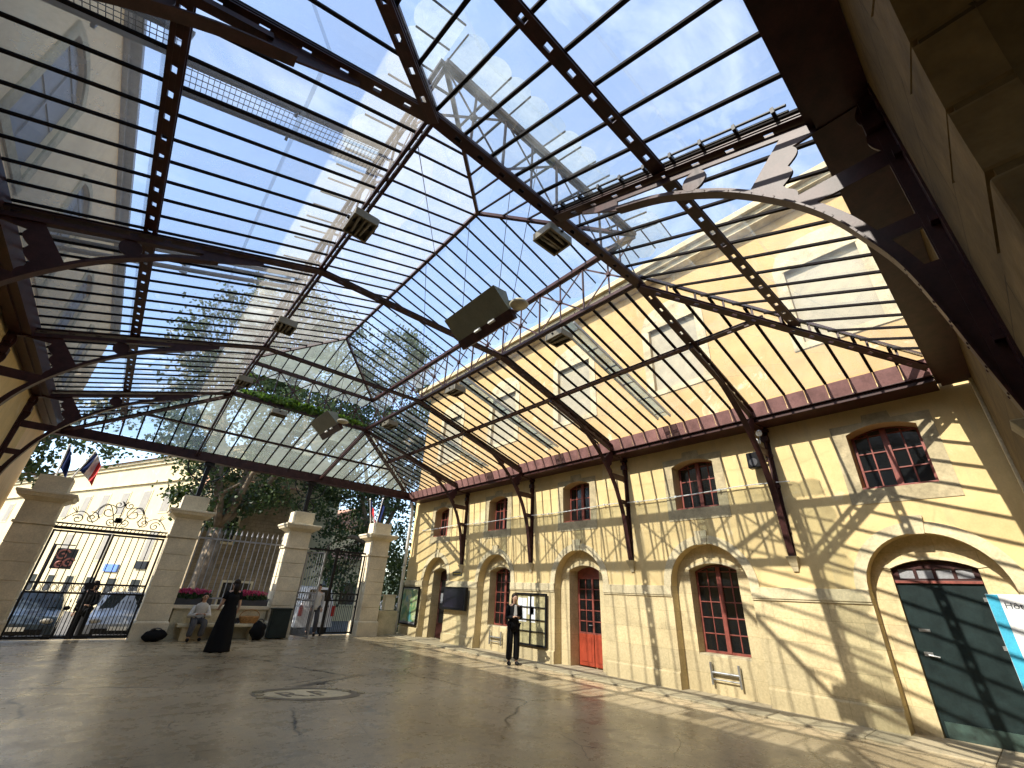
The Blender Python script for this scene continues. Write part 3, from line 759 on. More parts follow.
# glazed slopes: bars and panes
def slope(name, lines, glass, barw=.046, barh=.034, parent=roof, scallop=0., gname='glass'):
    """lines: list of (lower point, upper point) along the eave; a bar on each, a pane between"""
    gm = MB(); 
    for (a0, b0), (a1, b1) in zip(lines[:-1], lines[1:]):
        a0, b0, a1, b1 = V(a0), V(b0), V(a1), V(b1)
        if (b0 - a0).length < .02 and (b1 - a1).length < .02: continue
        g = V((0, 0, barh / 2 + .004 + random.uniform(0, .004)))
        if scallop:
            mid = []
            for i in range(1, 8):
                t = i / 8; p = a0.lerp(a1, t) + (a0 - b0).normalized() * scallop * math.sin(math.pi * t) ** .6
                mid.append(p + g)
            vs = [a0 + g] + mid + [a1 + g, b1 + g, b0 + g]
            gm.add(vs, [tuple(range(len(vs)))]); continue
        n = max(1, round(max((b0 - a0).length, (b1 - a1).length) / 1.15))
        for i in range(n):
            t0 = max(0, i / n - .012 * (i > 0)); t1 = (i + 1) / n; h_ = V((0, 0, .003 * (i % 2) + random.uniform(0, .002)))
            q = [a0.lerp(b0, t0) + g + h_, a1.lerp(b1, t0) + g + h_, a1.lerp(b1, t1) + g + h_, a0.lerp(b0, t1) + g + h_]
            gm.add(q, [(0, 1, 2, 3)])
    o = gm.build(name, glass, parent, recalc=False)
    for a, b in lines:
        if (V(b) - V(a)).length < .12: continue
        mb = MB(); mb.bar(a, b, barw, barh); mb.bar(V(a) + V((0, 0, barh / 2 + .006)), V(b) + V((0, 0, barh / 2 + .006)), .010, .012)
        mb.build('glazing_bar', M['bar'], o)
    return o
def frange(a, b, n): return [a + (b - a) * i / n for i in range(n + 1)]
up = ZG
ys = frange(EY0, CY0, 8)[:-1] + frange(CY0, CY1, 30)[:-1] + frange(CY1, EY1, 10)
slope('glazed_slope', [((EX1, y, ZE + up), (hipx('R', y), y, zs('R', hipx('R', y)) + up)) for y in ys], M['glass'])
slope('glazed_slope', [((EX0, y, ZE + up), (hipx('L', y), y, zs('L', hipx('L', y)) + up)) for y in ys], M['glass_left'], .032, .026)
def hipy(side, x):
    if x < CX0: k = (CX0 - x) / (CX0 - EX0)
    elif x > CX1: k = (x - CX1) / (EX1 - CX1)
    else: k = 0
    return CY0 - k * (CY0 - EY0) if side == 'N' else CY1 + k * (EY1 - CY1)
xs = frange(EX0, CX0, 8)[:-1] + frange(CX0, CX1, 10)[:-1] + frange(CX1, EX1, 9)
slope('glazed_slope', [((x, EY0, ZE + up), (x, hipy('N', x), zs('N', hipy('N', x)) + up)) for x in xs], M['glass'], .040, .030)
slope('glazed_slope', [((x, EY1, ZE + up), (x, hipy('F', x), zs('F', hipy('F', x)) + up)) for x in xs], M['glass_far'])
# lattice girders of the lantern
def lattice(p0, p1, n, z0=ZC, z1=ZT):
    p0 = V(p0); p1 = V(p1); t = (p1 - p0).normalized(); sd = V((-t.y, t.x, 0))
    mb = MB()
    for s in (-.035, .035):
        mb.bar(p0 + sd * s + V((0, 0, z0 + .05)), p1 + sd * s + V((0, 0, z0 + .05)), .045, .07)
        mb.bar(p0 + sd * s + V((0, 0, z1)), p1 + sd * s + V((0, 0, z1)), .05, .08)
    lg = mb.build('lattice_girder', M['iron'], roof)
    mb = MB(); st = (p1 - p0) / n; zm = (z0 + z1) / 2 + .02
    for i in range(n):
        a = p0 + st * i; b = a + st; m = a + st / 2
        for (u, v) in ((a + V((0, 0, z0 + .08)), b + V((0, 0, z1 - .04))), (a + V((0, 0, z1 - .04)), b + V((0, 0, z0 + .08)))):
            mb.bar(u, v, .035, .010, sd)
        mb.bar(m + V((0, 0, z0 + .08)), m + V((0, 0, z1 - .04)), .014, .035, t)
        if i: mb.bar(a + V((0, 0, z0 + .08)), a + V((0, 0, z1 - .04)), .03, .03, t)
        mb.cbox(tuple(m + V((0, 0, zm))), (.07, .07, .07))
    mb.build('lacing', M['iron'], lg)
    return lg
lattice((CX1, CY0, 0), (CX1, CY1, 0), 9); lattice((CX0, CY0, 0), (CX0, CY1, 0), 9)
lattice((CX0, CY0, 0), (CX1, CY0, 0), 4); lattice((CX0, CY1, 0), (CX1, CY1, 0), 4)
# lantern roof
OV = .50
ky = (ZR - ZT) / (RX - CX0)
def lan(side, c):
    z = {'R': ZR - ky * (c - RX), 'L': ZR - ky * (RX - c)}.get(side)
    return z
ys = frange(CY0, CY1, 30)
def ridge_x(side, y):
    k = 0
    if y < RY0: k = (RY0 - y) / (RY0 - CY0)
    if y > RY1: k = (y - RY1) / (CY1 - RY1)
    return k
def side_lines(side):
    o = []
    for y in ys:
        k = ridge_x(side, y); xe = (CX1 if side == 'R' else CX0)
        top = (RX + (xe - RX) * k, y, ZR - (ZR - ZT - .06) * k); bot = (xe, y, ZT + .06)
        o.append((bot, top))
    return o
slope('lantern_slope', side_lines('R'), M['glass'], .030, .030)
slope('lantern_slope', side_lines('L'), M['glass_left'], .030, .030)
def end_lines(yc, yr):
    o = []
    for x in frange(CX0, CX1, 12):
        k = abs(x - RX) / (RX - CX0); yk = yr + (yc - yr) * k
        o.append(((x, yc, ZT + .06), (x, yk, ZR - (ZR - ZT - .06) * k)))
    return o
slope('lantern_slope', end_lines(CY0, RY0), M['glass'], .030, .030)
slope('lantern_slope', end_lines(CY1, RY1), M['glass_far'], .030, .030)
# scalloped glass overhang round the lantern
kz = .30
slope('scalloped_eave', [((CX1 + OV, y, ZT + .06 - kz * OV), (CX1 + .03, y, ZT + .05)) for y in frange(CY0 - OV, CY1 + OV, 34)], M['glass_edge'], .018, .02, scallop=.10)
slope('scalloped_eave', [((CX0 - OV, y, ZT + .06 - kz * OV), (CX0 - .03, y, ZT + .05)) for y in frange(CY0 - OV, CY1 + OV, 34)], M['glass_edge'], .018, .02, scallop=.10)
slope('scalloped_eave', [((x, CY0 - OV, ZT + .06 - kz * OV), (x, CY0 - .03, ZT + .05)) for x in frange(CX0 + .02, CX1 - .02, 12)], M['glass_edge'], .018, .02, scallop=.10)
slope('scalloped_eave', [((x, CY1 + OV, ZT + .06 - kz * OV), (x, CY1 + .03, ZT + .05)) for x in frange(CX0 + .02, CX1 - .02, 12)], M['glass_edge'], .018, .02, scallop=.10)
mb = MB(); mb.bar((RX, RY0, ZR + .02), (RX, RY1, ZR + .02), .07, .08); rd = mb.build('ridge_beam', M['iron'], roof)
for cx, cy, ry in ((CX0, CY0, RY0), (CX1, CY0, RY0), (CX0, CY1, RY1), (CX1, CY1, RY1)):
    mb = MB(); mb.bar((cx, cy, ZT), (RX, ry, ZR), .06, .07); mb.build('lantern_hip', M['iron'], roof)
# gutters and eave beams
mb = MB()
for i in range(48):
    y0 = EY0 + i * (EY1 - EY0) / 48; y1 = EY0 + (i + 1) * (EY1 - EY0) / 48 - .012
    mb.add([(EX1 + .0, y0, ZE + .12), (EX1, y1, ZE + .12), (EX1 + .10, y1, ZE - .16), (EX1 + .10, y0, ZE - .16), (EX1 + .014, y0, ZE + .12), (EX1 + .014, y1, ZE + .12), (EX1 + .114, y1, ZE - .16), (EX1 + .114, y0, ZE - .16)],
           [(0, 1, 2, 3), (4, 7, 6, 5), (0, 4, 5, 1), (1, 5, 6, 2), (2, 6, 7, 3), (3, 7, 4, 0)])
gt = mb.build('gutter', M['gutter'], roof)
mb = MB(); mb.box((EX1 + .10, EY0, ZE - .17), (XW - .003, EY1, ZE - .14)); mb.box((EX1 + .16, EY0, ZE - .26), (XW - .003, EY1, ZE - .171)); mb.build('soffit', M['iron'], gt)
mb = MB(); mb.box((EX0 - .12, EY0, ZE - .14), (EX0 - .0, EY1, ZE + .13)); mb.box((XL + .065, EY0, ZE - .17), (EX0 - .121, EY1, ZE - .10)); mb.build('gutter', M['iron'], roof)
mb = MB(); mb.box((EX0 - .1, YN + .004, ZE - .22), (EX1 + .6, EY0 - .05, ZE - .162)); mb.box((EX0 - .1, EY0 - .159, ZE - .16), (EX1 + .6, EY0 - .001, ZE + .125)); mb.build('eave_beam', M['iron'], roof)
mb = MB(); mb.box((EX0 - .2, EY1 + .001, ZE - .14), (EX1 + .5, EY1 + .10, ZE + .14)); mb.box((EX0 - .2, EY1 - .09, ZE - .18), (EX1 + .5, EY1 + .20, ZE - .141))
for k in range(34): mb.sphere((EX0 + k * .355, EY1 - .005, ZE + .02), .018, 6, 4)
mb.build('eave_beam', M['iron'], roof)
# hangers for the box heaters
for y in (4.87, 11.75):
    mb = MB()
    for s in (-.5, .5): mb.tube([(RX, y + s, 5.95), (RX, y + s * 1.3, ZR)], .006, 5)
    mb.build('hanger_rod', M['iron_dark'], roof)
mb = MB()
for y0, y1 in ((3.1, 6.8), (6.8, 10.5), (10.5, 14.2)):
    for i in range(12):
        pass
    mb.tube([(CX0 + (RX - CX0) * t, y0 + .4 + (y1 - y0 - .4) * t, ZC + .1 + (ZR - ZC - .2) * t) for t in (0, .5, 1)], .006, 4)
    mb.tube([(CX1 - (CX1 - RX) * t, y1 - (y1 - y0 - .4) * t, ZC + .1 + (ZR - ZC - .2) * t) for t in (0, .5, 1)], .006, 4)
mb.build('tie_cable', M['iron_dark'], roof)

# ------------------------------------------------------------------ gates, pillars, fence
GY = 18.3
def pillar(x, label, w=.76, shade=None):
    t = thing('gate_pillar', label, 'pillar', (x, GY, 0), 0, 'stone pillars along the gate line')
    h = w / 2
    mb = MB()
    zz = [.52, .98, 1.44, 1.90, 2.36, 2.86]
    mb.box((x - h - .05, GY - h - .05, -.36), (x + h + .05, GY + h + .05, .46)); mb.frustum((x, GY, .4601), (h + .05, h + .05), (h, h), .06)
    for a, b in zip(zz[:-1], zz[1:]): mb.box((x - h, GY - h, a + .002), (x + h, GY + h, b - .012))
    mb.box((x - h + .02, GY - h + .02, .52), (x + h - .02, GY + h - .02, 2.86))
    mb.build('shaft', M['pillar'], t, bevel=.012)
    mb = MB(); mb.box((x - h - .04, GY - h - .04, 2.861), (x + h + .04, GY + h + .04, 2.93)); mb.box((x - h, GY - h, 2.9301), (x + h, GY + h, 3.46))
    mb.frustum((x, GY, 3.4601), (h + .01, h + .01), (h + .15, h + .15), .10); mb.frustum((x, GY, 3.5602), (h + .19, h + .19), (h + .23, h + .23), .09); mb.box((x - h - .25, GY - h - .25, 3.6503), (x + h + .25, GY + h + .25, 3.72))
    mb.build('capital', M['pillar'], t, bevel=.012)
    mb = MB(); mb.box((x - h + .02, GY - h + .02, 3.7201), (x + h - .02, GY + h - .02, 4.19)); mb.build('top_block', M['pillar'], t, bevel=.015)
    return t
PX = [-1.83, 1.64, 5.18, 8.46]
pillar(PX[0], 'broad cream stone gate pillar left of the double gate, below the two flags')
pillar(PX[1], 'cream stone gate pillar between the double gate and the spiked railing')
pillar(PX[2], 'cream stone gate pillar with the dark green bin at its foot')
pillar(PX[3], 'cream stone gate pillar nearest the ochre building, beside the open side gate')
# iron columns on the pillar tops carry the eave beam
for x in PX[1:3]:
    mb = MB(); mb.bar((x, GY - .12, 4.20), (x, GY - .12, ZE - .19), .13, .13); mb.box((x - .17, GY - .29, 4.191), (x + .17, GY + .05, 4.22)); mb.box((x - .15, GY - .26, ZE - .30), (x + .15, GY + .0, ZE - .19))
    c = mb.build('column', M['iron_dark'], roof)
    for s in (-1, 1):
        mb = MB()
        mb.tube([(x + s * (.08 + .52 * math.sin(a)), GY - .12, 4.75 + .60 * (1 - math.cos(a))) for a in [i * .5 * math.pi / 10 for i in range(11)]], .022, 6)
        mb.tube([(x + s * (.17 + .11 * math.cos(a) * (1 - a / 14)), GY - .12, 5.18 + .11 * math.sin(a) * (1 - a / 14)) for a in [i * .5 for i in range(16)]], .016, 5)
        mb.tube([(x + s * (.07 + .22 * math.sin(a)), GY - .12, 4.22 + .42 * a / 3.1) for a in [i * .31 for i in range(11)]], .018, 6)
        mb.build('scroll_brace', M['iron_dark'], c)
def gate_leaf(parent, p0, p1, top, mat, n, label=None):
    """one leaf from hinge p0 to p1 (xy)"""
    p0 = V((*p0, 0)); p1 = V((*p1, 0)); d = (p1 - p0); sd = V((-d.y, d.x, 0)).normalized()
    P = lambda t, z: p0 + d * t + V((0, 0, z))
    mb = MB()
    for t in (0.012, .988): mb.bar(P(t, .05), P(t, top), .05, .05, sd)
    for z in (.10, 1.18, 1.42, top - .03): mb.bar(P(0, z), P(1, z), .022, .05)
    lf = mb.build('gate_leaf', mat, parent)
    mb = MB()
    for i in range(1, n):
        t = i / n; mb.tube([P(t, .08), P(t, top)], .012, 6)
    for i in range(n):
        t = (i + .5) / n; mb.tube([P(t, .08), P(t, .95)], .009, 5); 
        q = P(t, .95); mb.lathe([(.02, 0), (.016, .04), (.001, .10)], tuple(q), 6)
        c_ = P(t, 1.30); mb.tube([c_ + d.normalized() * .055 * math.cos(a) + V((0, 0, .085 * math.sin(a))) for a in [k * math.pi / 5 for k in range(11)]], .008, 4)
    mb.build('bar_infill', mat, lf)
    return lf
g1 = thing('double_gate', 'tall black wrought iron double gate crowned with scrollwork, cars behind it', 'gate', (-.1, GY, 0))
gate_leaf(g1, (-1.40, GY), (-.12, GY), 2.80, M['iron_dark'], 8); gate_leaf(g1, (1.2, GY), (-.08, GY), 2.80, M['iron_dark'], 8)
mb = MB(); mb.box((-.2, GY - .05, 1.28), (.0, GY - .005, 1.46)); mb.build('lock_case', M['iron_dark'], g1)
mb = MB(); mb.box((-1.42, GY - .035, 2.82), (1.22, GY + .035, 2.90)); mb.box((-1.42, GY - .03, 2.96), (1.22, GY + .03, 3.0))
for k in range(27): mb.tube([(-1.38 + k * .098, GY, 2.90), (-1.36 + k * .098, GY, 2.96)], .012, 5)
mb.build('overthrow', M['iron_dark'], g1)
def spiral(cx, cz, r, turns, ph=0, dr=1, n=30, y=GY):
    return [(cx + r * (1 - .85 * i / n) * math.cos(ph + dr * turns * 2 * math.pi * i / n), y, cz + r * (1 - .85 * i / n) * math.sin(ph + dr * turns * 2 * math.pi * i / n)) for i in range(n + 1)]
mb = MB()
for s in (-1, 1):
    for (a, b, r_, tn, ph) in ((.30, 3.42, .26, 1.6, -1.0), (.62, 3.20, .17, 1.5, 1.2), (.92, 3.13, .14, 1.4, .4), (.13, 3.66, .12, 1.3, 2.2), (.16, 3.14, .12, 1.4, -2.)):
        pts = spiral(0, b, r_, tn, ph, 1); mb.tube([(-.1 + s * (a + p[0]), GY, p[2]) for p in pts], .013, 5)
    mb.tube([(-.1 + s * (.06 + .62 * t), GY, 3.02 + 1.0 * math.sin(t * 2.9) * .62) for t in [i / 14 for i in range(15)]], .013, 5)
    mb.tube([(-.1 + s * (.55 + .68 * t), GY, 3.05 + .30 * math.sin(t * 3.1)) for t in [i / 12 for i in range(13)]], .012, 5)
    for q in range(3): mb.tube([(-.1 + s * .98, GY, 3.28), (-.1 + s * (1.02 + .05 * q), GY, 3.42 + .03 * (2 - q))], .008, 4)
for q in (-.09, 0, .09): mb.tube([(-.1, GY, 3.66), (-.1 + q, GY, 3.86 - abs(q))], .009, 4)
mb.tube([(-.1, GY, 3.0), (-.1, GY, 3.7)], .014, 5)
mb.build('scrollwork', M['iron_dark'], g1)
mb = MB()
for a in (0, 1): mb.box((-.19 + .0, GY - .03, 3.12), (-.01, GY + .03, 3.28))
mb.build('crest', M['alu'], g1, bevel=.03)
g2 = thing('side_gate', 'black iron side gate with one leaf swung open into the court', 'gate', (6.9, GY, 0))
gate_leaf(g2, (8.02, GY), (6.86, GY), 2.86, M['iron_dark'], 8)
gate_leaf(g2, (5.66, GY - .1), (5.98, GY - 1.18), 2.80, M['alu'], 8)
mb = MB(); mb.box((5.62, GY - .03, 2.90), (8.02, GY + .03, 2.97)); mb.bar((6.82, GY, 0.0), (6.82, GY, 2.9), .06, .06); mb.cbox((6.82, GY, 2.95), (.18, .1, .2)); mb.build('frame', M['iron_dark'], g2)
# low wall with spiked railing
lw_ = thing('low_wall', 'low stone wall with a moulded cap under the spiked railing', 'wall', (3.4, GY, 0)); lw_['kind'] = 'thing'
mb = MB(); mb.box((2.08, GY - .19, -.36), (4.74, GY + .19, .84)); mb.build('wall', M['stone_plain'], lw_, bevel=.01)
mb = MB(); mb.box((2.03, GY - .26, .8401), (4.79, GY + .26, .95)); mb.build('cap', M['pillar'], lw_, bevel=.015)
rl = thing('spiked_railing', 'tall pale iron railing with spear points on the low wall', 'railing', (3.4, GY, .95))
for z in (1.12, 2.93):
    mb = MB(); mb.box((2.03, GY + .05, z), (4.80, GY + .09, z + .05)); mb.build('rail', M['alu'], rl)
mb = MB()
for i in range(16):
    x = 2.13 + i * .172; mb.tube([(x, GY + .07, .96), (x, GY + .07, 3.10)], .014, 6); mb.lathe([(.014, 0), (.034, .05), (.022, .10), (.001, .22)], (x, GY + .07, 3.09), 6)
mb.build('spear_bars', M['alu'], rl)
# flower boxes
def leaves(n, cen, sc, size, seed=0, flat=False):
    rnd = random.Random(seed); mb = MB()
    for _ in range(n):
        while True:
            p = V((rnd.uniform(-1, 1), rnd.uniform(-1, 1), rnd.uniform(-1, 1)))
            if p.length < 1: break
        c = V(cen) + V((p.x * sc[0], p.y * sc[1], p.z * sc[2])); leafquad(mb, c, size * rnd.uniform(.6, 1.3), rnd)
    return mb
def leafquad(mb, c, s, rnd):
    a = V((rnd.gauss(0, 1), rnd.gauss(0, 1), rnd.gauss(0, .7))).normalized(); b = a.orthogonal().normalized()
    b = (Matrix.Rotation(rnd.uniform(0, 6.28), 3, a) @ b); n = a.cross(b)
    p = [c - b * s * .5, c - b * s * .12 + n * s * .38, c + b * s * .55 + a * s * .12, c - b * s * .12 - n * s * .38]
    mb.add(p, [(0, 1, 2, 3)])
for x0, x1, lab, sd in ((1.98, 3.02, 'planter of magenta geraniums over the seated person', 3), (3.62, 4.70, 'planter of pink geraniums over the wicker basket', 4)):
    fb = thing('flower_box', lab, 'planter', ((x0 + x1) / 2, GY - .1, .95), 0, 'flower boxes on the low wall')
    mb = MB(); mb.box((x0, GY - .25, .951), (x1, GY - .01, 1.13)); mb.build('trough', M['cloth_grey'], fb, bevel=.01)
    o = leaves(420, ((x0 + x1) / 2, GY - .14, 1.20), ((x1 - x0) / 2, .16, .12), .09, sd).build('foliage', M['leaf_pot'], fb, recalc=False); tag(o, kind='stuff')
    o = leaves(300, ((x0 + x1) / 2 - .05, GY - .17, 1.33), ((x1 - x0) / 2, .15, .09), .075, sd + 9).build('blossom', M['petal'], fb, recalc=False); tag(o, kind='stuff')
bn = thing('stone_bench', 'plain stone bench against the low wall', 'bench', (3.4, 17.9, 0))
mb = MB(); mb.box((2.25, 17.62, .36), (4.62, 18.08, .45)); mb.build('seat', M['stone_plain'], bn, bevel=.015)
for x in (2.5, 3.45, 4.38):
    mb = MB(); mb.box((x - .1, 17.68, 0), (x + .1, 18.05, .359)); mb.build('leg', M['stone_plain'], bn, bevel=.012)
bk = thing('wicker_basket', 'orange-brown wicker basket on the stone bench', 'basket', (4.2, 17.85, .45))
mb = MB(); mb.lathe([(.15, .451), (.19, .54), (.21, .64), (.20, .66), (.17, .655)], (4.2, 17.85, 0), 20, 1.5, .9); 
for k in range(5): mb.tube([(4.2 + 1.5 * (.162 + .01 * k) * math.cos(a), 17.85 + .9 * (.162 + .01 * k) * math.sin(a), .48 + .038 * k) for a in [i * math.pi / 10 for i in range(21)]], .009, 5)
mb.build('body', mottled('wicker', (.40, .20, .06), .4, 20, .7, 0, 60, .4), bk)
mb = MB(); mb.tube([(4.2 + .3 * math.cos(a), 17.85, .65 + .2 * math.sin(a)) for a in [i * math.pi / 10 for i in range(11)]], .012, 6); mb.build('handle', D.materials['wicker'], bk)
fd = tag(leaves(60, (3.78, 17.85, .52), (.18, .14, .07), .12, 77).build('cloth_bundle', M['cloth_grey'], None, origin=(3.78, 17.85, .45), recalc=False), 'crumpled dark cloth bundle beside the wicker basket', 'bundle')
# bin
bi = thing('litter_bin', 'dark green sheet metal bin standing at the foot of a gate pillar', 'bin', (5.0, 17.72, 0))
mb = MB(); mb.box((4.82, 17.56, .03), (5.42, 17.86, .86)); mb.build('body', M['green'], bi, bevel=.02)
mb = MB(); mb.box((4.80, 17.54, .861), (5.44, 17.88, .92)); mb.build('lid', M['green'], bi, bevel=.012)
mb = MB(); mb.box((4.86, 17.552, .12), (5.38, 17.559, .78)); mb.build('door', M['green'], bi)
def bag(name, lab, c, s, seed):
    rnd = random.Random(seed); t = thing(name, lab, 'bag', c)
    mb = MB(); mb.sphere((c[0], c[1], c[2] + s[2] * .48), 1, 16, 12, (s[0] / 2, s[1] / 2, s[2] / 2))
    mb.v = [(x + .03 * math.sin(z * 21 + y * 13), y, max(c[2] + .005, z + .02 * math.sin(x * 30))) for x, y, z in mb.v]
    mb.build('body', M['cloth_black'], t, smooth=True)
    mb = MB(); mb.tube([(c[0] + s[0] * .22 * math.cos(a), c[1] - .05, c[2] + s[2] * (.92 + .16 * math.sin(a))) for a in [i * math.pi / 8 for i in range(9)]], .014, 6); mb.build('strap', M['cloth_grey'], t)
bag('travel_bag', 'slumped black travel bag at the foot of the gate pillar', (1.78, 17.66, 0), (.60, .34, .32), 1)
bag('backpack', 'upright black backpack on the floor in front of the bench', (4.45, 17.38, 0), (.46, .34, .56), 2)
# flags
def flag(lab, base, top, mats, drop, wdt, seed):
    t = thing('flag', lab, 'flag', base, 0, None); b = V(base); tp = V(top)
    mb = MB(); mb.tube([b, tp], .022, 8); mb.sphere(tp, .04, 8, 6); mb.build('pole', M['white'], t)
    d = (b - tp).normalized(); n = len(mats); L = drop
    for k, m in enumerate(mats):
        mb = MB(); NU, NV = 10, 14; vs = []
        for i in range(NU + 1):
            uu = (k + i / NU) / n
            for j in range(NV + 1):
                vv = j / NV
                sag = uu ** 1.3
                p = tp + d * (L * vv * .9) + V((wdt * uu * (.55 + .35 * vv), .10 * math.sin(uu * 9 + vv * 2.5 + seed) * (.3 + uu), -L * .55 * sag + .04 * math.sin(vv * 7 + seed)))
                vs.append(p)
        fs = [(i * (NV + 1) + j, (i + 1) * (NV + 1) + j, (i + 1) * (NV + 1) + j + 1, i * (NV + 1) + j + 1) for i in range(NU) for j in range(NV)]
        mb.add(vs, fs); mb.build('flag_cloth', m, t, smooth=True)
FW = ['flag_blue', 'flag_white', 'flag_red']
flag('navy blue flag hanging from the leaning pole above the broad pillar', (-1.95, 18.95, 3.9), (-1.98, 18.6, 5.22), [M['flag_blue']], .8, .34, 0)
flag('blue white and red flag hanging from the leaning pole above the broad pillar', (-1.72, 18.95, 3.9), (-1.36, 18.6, 5.14), [M[k] for k in FW], .75, .52, 1)
flag('blue white and red flag hanging above the pillar by the side gate', (8.35, 18.95, 3.9), (7.9, 18.6, 5.2), [M[k] for k in FW], .85, .36, 2)
flag('navy blue flag hanging limp above the pillar by the side gate', (8.5, 18.95, 3.9), (8.5, 18.6, 5.32), [M['flag_blue']], .9, .22, 4)

# ------------------------------------------------------------------ things on the facade
X = XW
sc_ = thing('wall_screen', 'large black information screen mounted on the stone between two arches', 'screen', (X - .2, 14.4, 1.45))
mb = MB(); mb.box((X - .22, 13.66, 1.10), (X - .10, 15.26, 1.84)); mb.build('housing', M['black'], sc_, bevel=.015)
mb = MB(); mb.box((X - .224, 13.74, 1.17), (X - .2205, 15.02, 1.78)); mb.build('display', M['screen'], sc_)
mb = MB(); mb.box((X - .226, 15.06, 1.28), (X - .2205, 15.2, 1.62)); mb.build('notice', M['alu'], sc_)
mb = MB(); mb.box((X - .10, 14.2, 1.3), (X - .065, 14.7, 1.6)); mb.build('mount', M['metal'], sc_)
def board(name, lab, cat, y0, y1, z0, z1, x, fill, kids):
    t = thing(name, lab, cat, (x, (y0 + y1) / 2, z0))
    mb = MB(); mb.plate([(y0, z0), (y1, z0), (y1, z1), (y0, z1)], [[(y0 + .05, z0 + .05), (y1 - .05, z0 + .05), (y1 - .05, z1 - .05), (y0 + .05, z1 - .05)]], lambda a, b, q: (x + q, a, b), -.05, .0); mb.build('frame', M['black'], t, bevel=.004)
    mb = MB(); mb.box((x - .006, y0 + .045, z0 + .045), (x - .0005, y1 - .045, z1 - .045)); mb.build('backing', fill, t)
    kids(t, x)
    return t
def k1(t, x):
    for a, b, c, d in ((10.62, 11.0, .98, 1.62), (10.30, 10.56, 1.18, 1.66), (10.24, 10.44, .98, 1.4)):
        mb = MB(); mb.box((x - .012, a, c), (x - .0065, b, d)); mb.build('poster', M['paper'], t)
    mb = MB()
    for z in (.75, 1.05, 1.38): mb.box((x - .045, 9.80, z - .012), (x - .02, 11.10, z + .012))
    mb.box((x - .044, 10.41, .42), (x - .021, 10.45, 1.72)); mb.build('glazing_grid', M['black'], t)
board('notice_board', 'glazed black framed notice board with white sheets beside the standing woman', 'notice board', 9.76, 11.12, .38, 1.76, X - .08, mottled('cork', (.40, .35, .18), .3, 9, .8), k1)
def k2(t, x):
    mb = MB(); mb.box((x - .011, 17.12, .52), (x - .0065, 18.36, 1.70)); mb.build('map', M['poster'], t)
board('map_case', 'black framed case with a green and blue map at the far corner of the facade', 'display case', 17.03, 18.44, .40, 1.80, X - .08, M['alu'], k2)
pq = thing('small_plaque', 'small dark plaque on the plaster right of the far door', 'plaque', (X - .02, 14.55, 2.3))
mb = MB(); mb.box((X - .02, 14.27, 2.24), (X - .0005, 14.87, 2.38)); mb.build('plate', M['cloth_grey'], pq, bevel=.004)
mb = MB()
for k in range(7): mb.box((X - .022, 14.33 + k * .07, 2.285), (X - .0202, 14.37 + k * .07, 2.335))
mb.build('lettering', M['yellow'], pq)
sp = thing('wall_speaker', 'small black loudspeaker on the iron bracket left of the nearest upper window', 'speaker', (9.86, 3.3, 4.5))
mb = MB(); mb.box((9.80, 3.19, 4.38), (9.98, 3.45, 4.72)); mb.build('cabinet', M['black'], sp, bevel=.02)
mb = MB(); mb.plate(circ(3.32, 4.50, .085, 20), [], lambda a, b, q: (9.795 + q, a, b), -.003, .004); mb.build('cone', M['cloth_grey'], sp)
mb = MB(); mb.tube([(9.98, 3.3, 4.55), (10.10, 3.12, 4.55)], .02, 8); mb.build('arm', M['iron'], sp)
t = thing('spotlight', 'pale spotlight pair clipped to the iron bracket beside the nearest upper window', 'spotlight', (9.85, 3.2, 5.0))
for dy, dz in ((-.02, 5.16), (.08, 4.98)):
    mb = MB(); mb.tube([(9.86, 3.12 + dy, dz), (9.78, 3.10 + dy, dz - .07)], [.05, .062], 12); mb.build('lamp_head', M['white'], t, smooth=False)
mb = MB(); mb.tube([(9.9, 3.1, 5.2), (9.9, 3.14, 4.9)], .012, 6); mb.build('stem', M['metal'], t)
wr = MB(); wp = []
for i in range(41):
    y = 17.4 - i * .365; k = (y / 3.74) % 1; wp.append((X - .07, y, 4.10 - .05 * math.sin(math.pi * k)))
wr.tube(wp, .012, 5); 
for i in range(0, 41, 3): wr.cbox(wp[i], (.05, .035, .05))
tag(wr.build('wall_cable', M['white']), 'thin pale cable strung along the facade across the small upper windows', 'cable')
dp = thing('downpipe', 'pale grey downpipe at the far corner of the ochre facade', 'pipe', (9.85, 18.2, 0))
mb = MB(); mb.tube([(9.86, 18.25, 0), (9.86, 18.25, 4.85), (9.80, 18.20, 5.05), (9.62, 18.05, 5.30)], .07, 10); mb.build('pipe', M['white'], dp, smooth=True)
for z in (.8, 2.6, 4.4):
    mb = MB(); mb.lathe([(.085, 0), (.085, .06)], (9.86, 18.25, z), 10); mb.build('clamp', M['metal'], dp)
eb = thing('meter_box', 'beige electric meter box on the wall end beside the far gate pillar', 'box', (9.42, 18.3, .9))
mb = MB(); mb.box((9.18, 18.16, .88), (9.62, 18.44, 1.42)); mb.build('case', M['pillar'], eb, bevel=.015); mb = MB(); mb.box((9.15, 18.13, 1.421), (9.65, 18.47, 1.46)); mb.build('lid', M['pillar'], eb)
ew = thing('end_wall', 'low stone wall end between the side gate pillar and the ochre building', 'wall', (9.4, 18.3, 0)); ew['kind'] = 'thing'
mb = MB(); mb.box((8.96, 18.12, -.36), (9.78, 18.5, .87)); mb.build('masonry', M['stone_plain'], ew, bevel=.01)
sg = thing('information_sign', 'white sign with a bright blue edge in front of the green door', 'sign', (X - .26, .15, 0))
mb = MB(); mb.box((X - .27, -.26, .62), (X - .235, .588, 2.015)); mb.build('board', M['white'], sg, bevel=.004)
mb = MB(); mb.box((X - .2715, .462, .622), (X - .2703, .585, 2.012)); mb.build('edge_strip', M['blue'], sg)
